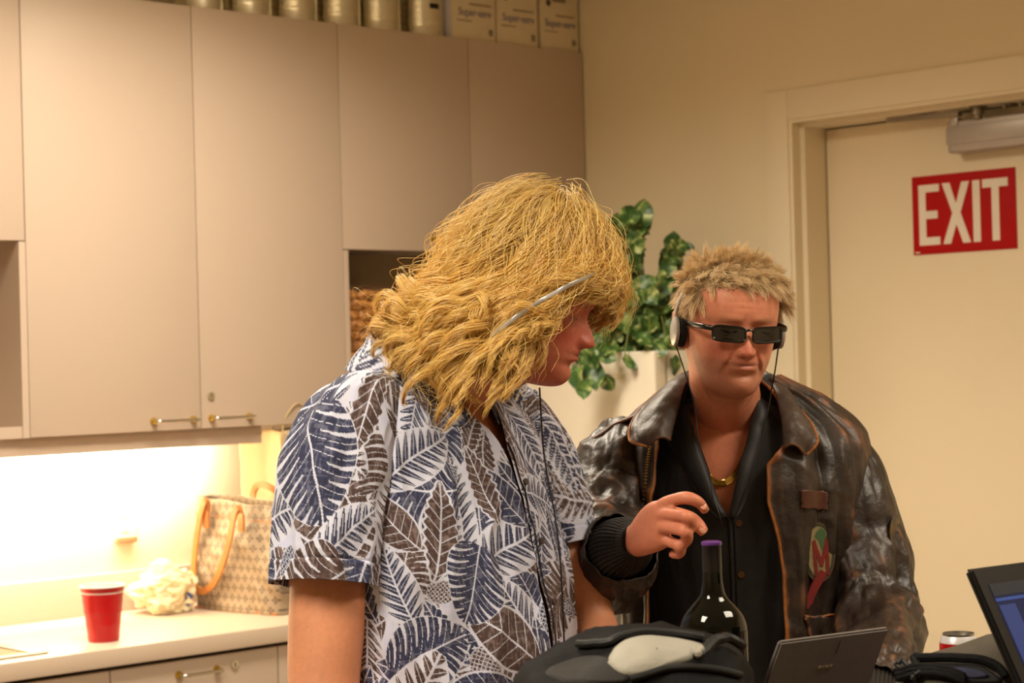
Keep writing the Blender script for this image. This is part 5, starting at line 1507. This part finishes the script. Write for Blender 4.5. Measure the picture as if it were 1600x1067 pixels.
for c in range(620):
    az = rg.uniform(-180, 180); lm = hairline(az) + 1; th = math.degrees(math.acos(1 - rg.uniform(0, 1) * (1 - math.cos(math.radians(lm)))))
    n = ndir(az, th); root = scalp(n, .001); nw = R2 @ n
    topness = max(0, n[2])
    front = abs(az) < 65 and th > 30
    ln = .016 + .019 * topness * rg.uniform(.4, 1.3)
    tang = np.array([.8, .35, 0.]) * topness + np.array([-.25, 0, -.9]) * (1 - topness)
    tilt = rg.normal(0, .32, 3) * (.4 + topness * .8)
    d = n * (.35 + .55 * topness) + tang * .8 + tilt
    if front: d = n * .55 + np.array([.1, .55 + rg.normal(0, .45), -.25 + rg.normal(0, .5)]); ln = rg.uniform(.020, .036)
    d = R2 @ (d / np.linalg.norm(d))
    k = 46
    w = rg.normal(0, 1, (k, 3)) * .0070; w -= nw * (w @ nw)[:, None]
    tt = np.linspace(0, 1, 9)
    L_ = ln * rg.uniform(.6, 1.1, k)
    bend = np.array([0, 0, -1.]) * (.45 if front else .25 * (1 - topness))
    q = root + w[:, None] * (1 - .80 * tt[None, :, None] ** .8) + (d[None, None] * tt[None, :, None] + bend * tt[None, :, None] ** 2) * L_[:, None, None] + rg.normal(0, .0022, (k, 1, 3)) * tt[None, :, None]
    curv.append(q)
curv = np.concatenate(curv)
strands('hair_strands', curv, np.linspace(1, .3, 9) * .00040, hair_mat('blond_strands', (246, 222, 176), (198, 162, 112), root=.5, spec=.7), hair2)
legs(man2, B2, Y2A, .165, .125, mat('jeans', (44, 52, 70), .8, noise=.2, nscale=60, bump=.2), CX2, CY2)
# chest hair and watch
wt = tag(MB().lathe([(.031, -.006), (.035, -.006), (.035, .006), (.031, .006), (.031, -.006)], 40).build('wristwatch', M['steel'], None), 'steel wristwatch at the cuff of the man in leather', 'wristwatch')
wt.location = v2r(*(B2 + hl_w + np.array([.004, .025, .006]))); wt.rotation_euler = (PI / 2, 0, VIEW_ROT)

# headset of the first man: band over the wig, cord down the shirt
hs1 = thing('headphones', 'thin silver headset band across the blond wig, cord down the shirt', 'headphones', v2r(*(B1 + H1)), VIEW_ROT)
band = [(762, 528, 2.845), (800, 500, 2.815), (845, 470, 2.825), (885, 448, 2.815), (920, 432, 2.855), (940, 424, 2.93), (938, 420, 3.04), (915, 424, 3.10)]
Gb = ell_tube([(*(L1(*p) - H1), .0032, .0010) for p in band], side=tuple(R1[:, 2]), n=10, k=90)
MB().grid(Gb, close_v=True, cap=True).build('headband', silver, hs1)
cd = [(843, 606, 2.96), (845, 640, 2.93), (849, 700, 2.90), (858, 760, 2.885), (866, 800, 2.875), (874, 860, 2.86), (878, 920, 2.855), (881, 990, 2.85), (884, 1060, 2.85)]
MB().tube(spline([L1(*p) - H1 for p in cd], 80), .0013, 6).build('cord', cab, hs1)

# ================================================================ table and the things on it
TZ = .95
def at(px, py, Y): return P(px, py, Y)
oak = mat('table_top', (120, 92, 66), .45, noise=.2, nscale=10, stretch=(1, 12, 1))
tb_c = v2r(.50, 2.36, 0)
tbl = thing('table', 'table with bottle, bags and laptops in front of the two men', 'table', tb_c, VIEW_ROT)
MB().box(-.68, .75, -.46, .42, TZ - .03, TZ, .004).build('table_top', oak, tbl)
for x in (-.62, .69):
    for y in (-.40, .36):
        MB().box(x - .03, x + .03, y - .03, y + .03, 0, TZ - .03, .004).build('leg', oak, tbl)
MB().box(-.60, .67, -.39, -.37, TZ - .13, TZ - .03).build('apron', oak, tbl)
MB().box(-.60, .67, .33, .35, TZ - .13, TZ - .03).build('apron', oak, tbl)

# wine bottle
bp = at(1113, 900, 2.62); btop = at(1108, 845, 2.62)[2]
bh = btop - TZ; S = 2.62 / F_PX
glassM = mat('dark_green_glass', (8, 10, 7), .04, spec=.45, noise=.02)
bot = thing('wine_bottle', 'large dark green wine bottle with purple-topped black capsule', 'bottle', v2r(bp[0], 2.62, TZ), VIEW_ROT)
rn = 14.2 * S; rb = 53.5 * S
zs = lambda py: at(1113, py, 2.62)[2] - TZ
prof = [(0, .012), (rb * .6, .004), (rb * .93, 0), (rb, .006), (rb, zs(1005))]
for py, r in ((990, rb * .995), (975, rb * .96), (962, rb * .87), (952, rb * .74), (945, rb * .62), (937, rb * .48), (928, rb * .37), (915, rn * 1.18), (905, rn * 1.1), (880, rn * 1.04), (860, rn), (852, rn), (851, 0)):
    prof.append((r, zs(py)))
pz = spline(np.array(prof[3:-1]), 60)
MB().lathe(prof[:3] + [tuple(p) for p in pz] + [prof[-1]], 64).build('glass', glassM, bot, angle=80)
MB().lathe([(rn * 1.06, zs(905)), (rn * 1.08, zs(880)), (rn * 1.06, zs(853)), (rn * 1.10, zs(852)), (rn * 1.12, zs(849)), (rn * 1.04, zs(847.5))], 40).build('capsule', mat('capsule_black', (24, 20, 20), .35, noise=.1), bot)
MB().lathe([(rn * 1.10, zs(851.5)), (rn * 1.16, zs(850)), (rn * 1.13, zs(846.5)), (rn * .95, zs(845)), (0, zs(845.5))], 40).build('capsule_top', mat('capsule_purple', (96, 52, 130), .35, noise=.05, coat=.3), bot)

# backpack lying in front
bkM = mat('black_nylon', (15, 15, 16), .7, spec=.15, noise=.2, nscale=20, bump=.35, bscale=500)
bkD = mat('black_trim', (14, 14, 15), .6, noise=.2)
gyM = mat('grey_nylon', (150, 146, 134), .6, noise=.06, nscale=20, bump=.2, bscale=300)
B3 = np.array([.13, 2.32, TZ])
bp3 = thing('backpack', 'black backpack with a pale grey panel lying before the wine bottle', 'backpack', v2r(*B3), VIEW_ROT)
top_px = [(800, 1062), (820, 1045), (850, 1030), (890, 1014), (925, 1000), (960, 991), (1000, 988), (1040, 988), (1080, 991), (1110, 997), (1135, 1010), (1155, 1030), (1168, 1052), (1172, 1075)]
tx = np.array([at(a, b, 2.30) for a, b in top_px]) - B3
nx, ny = 120, 70
xs_ = np.linspace(tx[0, 0], tx[-1, 0], nx); zt = np.interp(xs_, tx[:, 0], tx[:, 2])
G = np.zeros((nx, ny, 3)); ang = np.linspace(0, 2 * PI, ny, endpoint=False)
for i in range(nx):
    e = sstep(0, .10, i / nx) * sstep(0, .08, 1 - i / nx); dpt = .05 + .10 * e
    h = zt[i]; c, s = np.cos(ang), np.sin(ang)
    y = np.sign(c) * np.abs(c) ** .75 * dpt; z = h / 2 + np.sign(s) * np.abs(s) ** .62 * h / 2
    G[i] = np.stack([np.full(ny, xs_[i]), y, z], 1)
d = .007 * fbm(G * 9, 500, 3) + .005 * (1 - 2 * np.abs(fbm(G * 14, 510, 2)))
G = G + out_normals(G, True) * d[..., None] * np.clip(G[..., 2:3] / .05, 0, 1); G[..., 2] = np.maximum(G[..., 2], .001)
MB().grid(G, close_v=True, cap=True).build('pack_body', bkM, bp3)
bvp = BVHTree.FromPolygons([Vector(v) for v in G.reshape(-1, 3)], [tuple(f) for f in grid_faces(nx, ny, True)])
def on_pack(px, py, lift=.003, bvh=bvp, B=B3, Y0=2.35):
    a = P(px, py, 1.6) - B; b = P(px, py, 4) - B; h = bvh.ray_cast(Vector(a), Vector(b - a).normalized())
    if h[0] is None:
        h = bvh.find_nearest(Vector(P(px, py, Y0) - B))
    n = np.array(h[1]); n = n if n[1] < 0 or n[2] > 0 else -n
    return np.array(h[0]) + n * lift
def patch_on(name, ringpx, m, fn, parent, lift=.004, steps=12, solid=.003, bulge=0):
    c = np.mean(ringpx, axis=0); rp_ = spline(np.array(list(ringpx) + [ringpx[0]], float), 48)[:-1]
    Gp = np.zeros((steps, 47, 3))
    for i, f in enumerate(np.linspace(.02, 1, steps)):
        for j in range(47):
            q = c + (rp_[j] - c) * f; Gp[i, j] = fn(q[0], q[1], lift + bulge * (1 - f ** 2) - .004 * (f > .98))
    return MB().grid(Gp, close_v=True).build(name, m, parent, angle=False)
patch_on('grey_panel', [(946, 1040), (956, 1018), (975, 1003), (1005, 996), (1035, 997), (1070, 1002), (1100, 1010), (1104, 1018), (1080, 1030), (1045, 1042), (1010, 1056), (970, 1056)], gyM, on_pack, bp3, .004, bulge=.004)
patch_on('side_panel', [(880, 1067), (850, 1050), (890, 1032), (930, 1025), (965, 1035), (985, 1050), (975, 1067)], mat('charcoal_nylon', (50, 48, 46), .7, spec=.15, noise=.15, bump=.3, bscale=300), on_pack, bp3, .003)
def cordon(pxs, r, m, fn, parent, name='strap', lift=.005, k=40):
    s = spline(np.array(pxs, float), k); MB().tube(spline([fn(a, b, lift) for a, b in s[::2]], k), r, 8).build(name, m, parent)
cordon([(905, 1012), (935, 1010), (955, 1008), (972, 1000), (1010, 993), (1060, 996), (1105, 1004)], .005, bkD, on_pack, bp3, 'piping')
cordon([(1150, 1020), (1125, 1010), (1105, 1022), (1092, 1034), (1080, 1035)], .006, bkD, on_pack, bp3, 'haul_loop', .012)
cordon([(1082, 1032), (1088, 1036), (1094, 1030)], .005, gyM, on_pack, bp3, 'zip_pull', .014)
cordon([(985, 1062), (1030, 1050), (1070, 1045), (1110, 1048), (1160, 1060)], .004, bkD, on_pack, bp3, 'zip', .004)

# open laptop seen from behind
lapB = mat('laptop_shell', (116, 110, 106), .4, .2, noise=.08, nscale=200)
lapE = mat('laptop_edge', (130, 124, 116), .3, .6, noise=.05)
def slab(corners, th, nrm, bev=None):
    a = [np.array(c, float) for c in corners]; n = np.array(nrm, float); n /= np.linalg.norm(n)
    b = bmesh.new(); v1_ = [b.verts.new(tuple(p)) for p in a]; v2_ = [b.verts.new(tuple(p + n * th)) for p in a]
    b.faces.new(v1_[::-1]); b.faces.new(v2_)
    for i in range(4): b.faces.new((v1_[i], v1_[(i + 1) % 4], v2_[(i + 1) % 4], v2_[i]))
    bmesh.ops.recalc_face_normals(b, faces=b.faces)
    bmesh.ops.bevel(b, geom=list(b.edges), offset=bev or .002, segments=2, affect='EDGES'); return b
def slab_obj(name, corners, th, nrm, m, parent, bev=None):
    b = slab(corners, th, nrm, bev); me = bpy.data.meshes.new(name); b.to_mesh(me); b.free(); return link(name, me, m, parent)
tlc, trc = at(1220, 1004, 2.62), at(1390, 982, 2.70)
wv = trc - tlc; wv[2] = 0
wl_ = np.linalg.norm(wv); wd = wv / wl_
lb0 = thing('laptop', 'open dark grey laptop seen from behind, lid towards us, by the bottle', 'laptop', v2r(tlc[0], tlc[1], TZ), VIEW_ROT)
B4 = np.array([tlc[0], tlc[1], TZ])
hgt = tlc[2] - TZ - .018
# the lid leans towards the viewer's right as the photograph shows
bl = at(1197, 1067, 2.63); sl = (bl - tlc) / (tlc[2] - bl[2])
A = tlc - B4; Bq = trc - B4; Bq[2] = A[2] + (trc[2] - tlc[2])
dn = sl * (tlc[2] - TZ - .02); C = Bq + dn * .97; D = A + dn
C[2] = D[2] = .02
nn = np.cross(Bq - A, D - A); nn /= np.linalg.norm(nn)
if nn[1] > 0: nn = -nn
lid = slab_obj('lid', [A, Bq, C, D], -.009, nn, lapB, lb0, .0025)
mid = A * .5 + Bq * .5
ex = (Bq - A) / np.linalg.norm(Bq - A); ey = (D - A) / np.linalg.norm(D - A)
lg = A + ex * np.linalg.norm(Bq - A) * .50 + ey * .045
sq = [lg + ex * (k * .0012 - .012) + ey * (.0022 * math.sin(k * 1.9)) + nn * .0008 for k in range(21)]
MB().tube(sq, .0006, 5).build('logo', M['chrome'], lid)
ll = A + ex * np.linalg.norm(Bq - A) * .56 + ey * .006
slab_obj('latch', [ll, ll + ex * .002, ll + ex * .002 + ey * .02, ll + ey * .02], .001, nn, lapE, lid, .0003)
bk_ = -nn.copy(); bk_[2] = 0; bk_ /= np.linalg.norm(bk_)
Ds, Cs = D.copy(), C.copy(); Ds[2] = Cs[2] = .002
slab_obj('keyboard_base', [Ds, Cs, Cs + bk_ * .16, Ds + bk_ * .16], .016, (0, 0, 1), lapB, lb0)
MB().tube([D + (0, 0, -.004), C + (0, 0, -.004)], .006, 10).build('hinge', lapE, lb0)

# laptop with a lit screen at the right edge, on a closed case
Yl = 2.42
tlc = at(1513, 888, Yl); ex = np.array([.80, .60, 0]); ex /= np.linalg.norm(ex)
B5 = np.array([tlc[0], tlc[1], TZ])
l2 = thing('laptop', 'open black laptop with a glowing blue screen, right edge of the picture', 'laptop', v2r(*B5), VIEW_ROT)
botp = at(1592, 1067, Yl - .045)
ey = botp - tlc; ey /= np.linalg.norm(ey)
ey = ey - ex * (ey @ ex) * .15; ey /= np.linalg.norm(ey)
nn = np.cross(ex, ey); nn /= np.linalg.norm(nn)
if nn[1] > 0: nn = -nn
ln = (tlc[2] - TZ - .03) / -ey[2]
A = np.zeros(3) + (0, 0, tlc[2] - TZ); Bq = A + ex * .37; D = A + ey * ln; C = Bq + ey * ln
lid = slab_obj('lid', [A, Bq, C, D], -.010, nn, mat('laptop_black', (34, 32, 30), .35, noise=.1), l2, .004)
def sp(u, v, k=.0008): return A + ex * u + ey * v + nn * k
slab_obj('bezel', [sp(.004, .004), sp(.366, .004), sp(.366, ln - .004), sp(.004, ln - .004)], .0015, nn, mat('bezel_black', (20, 18, 17), .4, noise=.1), lid, .0005)
def scr(c, s): return mat('screen_pixels', c, .3, emit=c, estr=s)
u0, v0 = .020, .024
slab_obj('screen', [sp(u0, v0, .002), sp(.352, v0, .002), sp(.352, ln - .02, .002), sp(u0, ln - .02, .002)], .0008, nn, scr((22, 30, 62), .4), lid, .0002)
def ui(u, v, w, h, c, k=.0030, s=.3): slab_obj('screen_window', [sp(u0 + u, v0 + v, k), sp(u0 + u + w, v0 + v, k), sp(u0 + u + w, v0 + v + h, k), sp(u0 + u, v0 + v + h, k)], .0003, nn, scr(c, s), lid, .0001)
ui(0, 0, .332, .016, (44, 46, 52)); ui(0, .019, .332, .004, (50, 74, 140)); ui(.002, .028, .030, ln - .09, (46, 60, 112))
ui(.048, .030, .022, .006, (120, 128, 170), .0034); ui(.040, .045, .09, ln - .12, (16, 20, 36), .0032); ui(.078, .043, .25, .022, (40, 48, 78), .0030)
for k in range(24): ui(.062, .060 + k * .0075, .13 + .05 * ((k * 7) % 5) / 5, .0016, (44, 50, 78), .0036)
fr_ = -np.array(bk_) ; fwd5 = nn.copy(); fwd5[2] = 0; fwd5 /= np.linalg.norm(fwd5)
Ds, Cs = D.copy(), C.copy(); Ds[2] = Cs[2] = .003
b5 = slab_obj('keyboard_base', [Ds, Cs, Cs + fwd5 * .25, Ds + fwd5 * .25], .022, (0, 0, 1), mat('laptop_deck', (44, 42, 40), .4, noise=.1), l2)
for r in range(5):
    for c in range(13):
        o_ = Ds + ex * (.03 + c * .024) + fwd5 * (.03 + r * .022) + (0, 0, .023)
        slab_obj('key', [o_, o_ + ex * .020, o_ + ex * .020 + fwd5 * .018, o_ + fwd5 * .018], .003, (0, 0, 1), M['black'], b5, .0006)

# black shoulder bag beside it
B6 = np.array([.66, 2.56, TZ])
bg = thing('shoulder_bag', 'slumped black nylon bag between the two laptops, can behind it', 'bag', v2r(*B6), VIEW_ROT)
top_px = [(1395, 1066), (1415, 1043), (1450, 1024), (1500, 1008), (1545, 992), (1590, 985), (1650, 984), (1700, 1010)]
tx = np.array([at(a, b, 2.58) for a, b in top_px]) - B6
xs_ = np.linspace(tx[0, 0], tx[-1, 0], nx); zt = np.interp(xs_, tx[:, 0], tx[:, 2]); G = np.zeros((nx, ny, 3))
for i in range(nx):
    e = sstep(0, .15, i / nx) * sstep(0, .08, 1 - i / nx); dpt = .03 + .07 * e; h = zt[i]; c, s = np.cos(ang), np.sin(ang)
    G[i] = np.stack([np.full(ny, xs_[i]), np.sign(c) * np.abs(c) ** .8 * dpt, h / 2 + np.sign(s) * np.abs(s) ** .7 * h / 2], 1)
d = .003 * fbm(G * 9, 600, 3)
G = G + out_normals(G, True) * d[..., None]; G[..., 2] = np.maximum(G[..., 2], .001)
MB().grid(G, close_v=True, cap=True).build('bag_body', mat('bag_canvas', (70, 62, 50), .7, noise=.15, bump=.3, bscale=300), bg)
bvg = BVHTree.FromPolygons([Vector(v) for v in G.reshape(-1, 3)], [tuple(f) for f in grid_faces(nx, ny, True)])
on_bag = lambda px, py, lift=.003: on_pack(px, py, lift, bvg, B6, 2.5)
cordon([(1424, 1036), (1460, 1036), (1500, 1036), (1535, 1038), (1560, 1048), (1572, 1064)], .006, bkM, on_bag, bg, 'piping', .008)
patch_on('open_pocket', [(1430, 1038), (1480, 1040), (1530, 1042), (1556, 1054), (1566, 1067), (1520, 1067), (1470, 1058)], bkD, on_bag, bg, .004)
patch_on('blue_lining', [(1478, 1052), (1500, 1049), (1530, 1052), (1545, 1060), (1510, 1063)], mat('navy_lining', (36, 40, 72), .6, noise=.2, bump=.3), on_bag, bg, .008)
for k in range(3):
    cordon([(1408 + 2 * k, 1056 + 5 * k), (1440, 1050 + 5 * k), (1480, 1054 + 5 * k), (1510, 1064 + 5 * k)], .004, bkM, on_bag, bg, 'pleat', .010)
cordon([(1408, 1052), (1418, 1042), (1424, 1034)], .003, bkD, on_bag, bg, 'strap', .012)

# drink can behind the bag
cp = at(1503, 992, 2.68)
rc = 26 * 2.68 / F_PX
can = thing('drink_can', 'white and red drink can with silver top behind the black bag', 'can', v2r(cp[0], 2.70, TZ), VIEW_ROT)
hc_ = cp[2] - TZ
# it stands on a closed black case
case_h = hc_ - .122
cs = tag(MB().box(-.09, .10, -.05, .09, 0, case_h, .01).build('equipment_case', M['black']), 'closed black case under the drink can, hidden behind the bag', 'case')
cs.location = v2r(cp[0] + .02, 2.70, TZ); cs.rotation_euler = (0, 0, VIEW_ROT)
can.location.z = TZ + case_h; hc_ = .122
MB().lathe([(0, .004), (rc * .8, 0), (rc * .86, .003), (rc * 1.16, .012), (rc * 1.16, hc_ - .016), (rc * 1.14, hc_ - .012)], 40).build('red_body', mat('can_red', (196, 20, 24), .3, .3, noise=.05), can)
MB().lathe([(rc * 1.145, hc_ - .0125), (rc * 1.08, hc_ - .007), (rc * .98, hc_ - .003), (rc * .95, hc_ - .003)], 40).build('white_shoulder', mat('can_white', (225, 222, 222), .3, .3, noise=.03), can)
MB().lathe([(rc * .95, hc_ - .003), (rc * .97, hc_), (rc * .92, hc_), (rc * .90, hc_ - .005), (0, hc_ - .005)], 40).build('top', M['steel'], can)

# ================================================================ plant on the refrigerator
FC = np.array([FX + .22, FY0 + .22, FZ])
pl = thing('potted_plant', 'leafy green trailing plant on the white refrigerator', 'plant', tuple(FC))
MB().lathe([(0, 0), (.05, 0), (.062, .07), (.066, .07), (.066, .08), (.058, .08), (.056, .065), (0, .065)], 32).build('pot', mat('pot_clay', (150, 96, 66), .7, noise=.15), pl)
lfM = bpy.data.materials.new('variegated_leaf'); lfM.use_nodes = True
t = NT(lfM); b = t.n['Principled BSDF']; b.inputs['Roughness'].default_value = .38
at_ = t.new('ShaderNodeTexCoord'); nz = t.new('ShaderNodeTexNoise'); nz.inputs['Scale'].default_value = 26; nz.inputs['Detail'].default_value = 3; nz.inputs['Distortion'].default_value = 1.2
oi = t.new('ShaderNodeObjectInfo'); ad = t.new('ShaderNodeVectorMath', operation='ADD'); sc_ = t.new('ShaderNodeVectorMath', operation='SCALE'); sc_.inputs['Scale'].default_value = 40
cb = t.new('ShaderNodeCombineXYZ'); t.link(oi.outputs['Random'], cb.inputs[0]); t.link(oi.outputs['Random'], cb.inputs[1]); t.link(cb.outputs[0], sc_.inputs[0])
t.link(at_.outputs['Object'], ad.inputs[0]); t.link(sc_.outputs[0], ad.inputs[1]); t.link(ad.outputs[0], nz.inputs['Vector'])
rp = t.new('ShaderNodeValToRGB'); rp.color_ramp.elements[0].position = .44; rp.color_ramp.elements[0].color = (*lin((52, 88, 40)), 1)
rp.color_ramp.elements[1].position = .68; rp.color_ramp.elements[1].color = (*lin((206, 210, 142)), 1)
e = rp.color_ramp.elements.new(.56); e.color = (*lin((104, 136, 66)), 1)
t.link(nz.outputs['Fac'], rp.inputs[0]); t.link(rp.outputs[0], b.inputs['Base Color'])
def leaf_mesh(seed):
    rg = np.random.default_rng(seed); n = 9; vs, fs = [], []
    L = .062
    for i in range(n):
        u = i / (n - 1); w = .027 * (math.sin(PI * min(1, u * .96 + .06)) ** .62) * (1 - .35 * u) * 1.25 if i < n - 1 else .0005
        z = -.012 * u * u + .004 * math.sin(u * 5 + seed); back = -.010 if 0 < i < 3 else 0
        for k, f in enumerate((-1, -.5, 0, .5, 1)):
            vs.append((L * u - (.010 * abs(f) if i < 2 else 0), w * f, z + .008 * abs(f) ** 1.5 + .002 * math.sin(u * 9 + f * 3 + seed)))
    for i in range(n - 1):
        for k in range(4): a = i * 5 + k; fs.append((a, a + 1, a + 6, a + 5))
    return mesh_from('leaf', vs, fs, True)
lms = [leaf_mesh(k) for k in range(5)]
for m_ in lms: m_.materials.append(lfM)
blobs = [((938, 992, 345, 420), 20), ((930, 985, 380, 440), 12), ((1036, 1064, 380, 430), 7), ((925, 1045, 430, 500), 44), ((930, 1062, 480, 545), 50), ((905, 1000, 520, 560), 22), ((1000, 1060, 500, 560), 22), ((940, 1050, 500, 540), 22)]
sing = [(925, 572, -1.4), (905, 575, -1.9), (943, 590, -.7), (912, 596, -1.6), (975, 560, -.5), (1040, 585, -.8), (1050, 560, -1.2), (1003, 348, 1.5), (958, 352, 2.6), (1052, 390, .9), (1045, 410, -1.8), (985, 372, .4), (990, 400, -.9), (942, 365, 2.8)]
rg = np.random.default_rng(3); sp_ = []
for (a, b_, c, d_), n in blobs:
    for _ in range(n): sp_.append((rg.uniform(a, b_), rg.uniform(c, d_), rg.uniform(-PI, PI)))
sp_ += [(a, b_, c) for a, b_, c in sing]
ctr_px = np.array([975, 500])
def vroom(v): p = v2r(v[0], v[1], v[2]); return np.array(p)
stem_m = mat('plant_stem', (120, 134, 62), .5, noise=.1)
Yf = math.hypot(0, 0)
f0 = FC @ np.array([FWD.x, FWD.y, 0])
tips = []
for i, (px, py, an) in enumerate(sp_):
    Yd = f0 + rg.uniform(-.20, .08) if i < len(sp_) - len(sing) else f0 - .13
    if py > 545: Yd = f0 - rg.uniform(.24, .30)
    w = vroom(P(px, py, Yd)) ; q = w - FC
    if w[0] > WX - .03: q[0] = WX - .03 - FC[0]
    if w[2] < FZ + .012 and w[0] > FX - .01 and w[1] > FY0 - .01: q[2] = .012 + rg.uniform(0, .03)
    # leaf axes: tip direction in the view plane, face roughly towards the room
    tip = np.array(RGT) * math.cos(an) + np.array([0, 0, 1]) * math.sin(an) + np.array(FWD) * rg.normal(0, .35)
    tip[2] -= .35; tip /= np.linalg.norm(tip)
    nrm = -np.array(FWD) + np.array([0, 0, .7]) + rg.normal(0, .45, 3); nrm -= tip * (nrm @ tip); nrm /= np.linalg.norm(nrm)
    sdv = np.cross(nrm, tip); s = rg.uniform(.72, 1.2)
    o = bpy.data.objects.new('leaf', lms[i % 5]); COL.objects.link(o); o.parent = pl
    o.matrix_local = Matrix(((tip[0] * s, sdv[0] * s, nrm[0] * s, q[0]), (tip[1] * s, sdv[1] * s, nrm[1] * s, q[1]), (tip[2] * s, sdv[2] * s, nrm[2] * s, q[2]), (0, 0, 0, 1)))
    tips.append(q)
for k in range(0, len(tips), 7):
    q = tips[k]; mid = q * .55 + np.array([0, 0, .10 if q[2] > 0 else .16])
    MB().tube(spline([(0, 0, .1), tuple(mid), tuple(q)], 14), .0022, 6).build('stem', stem_m, pl)
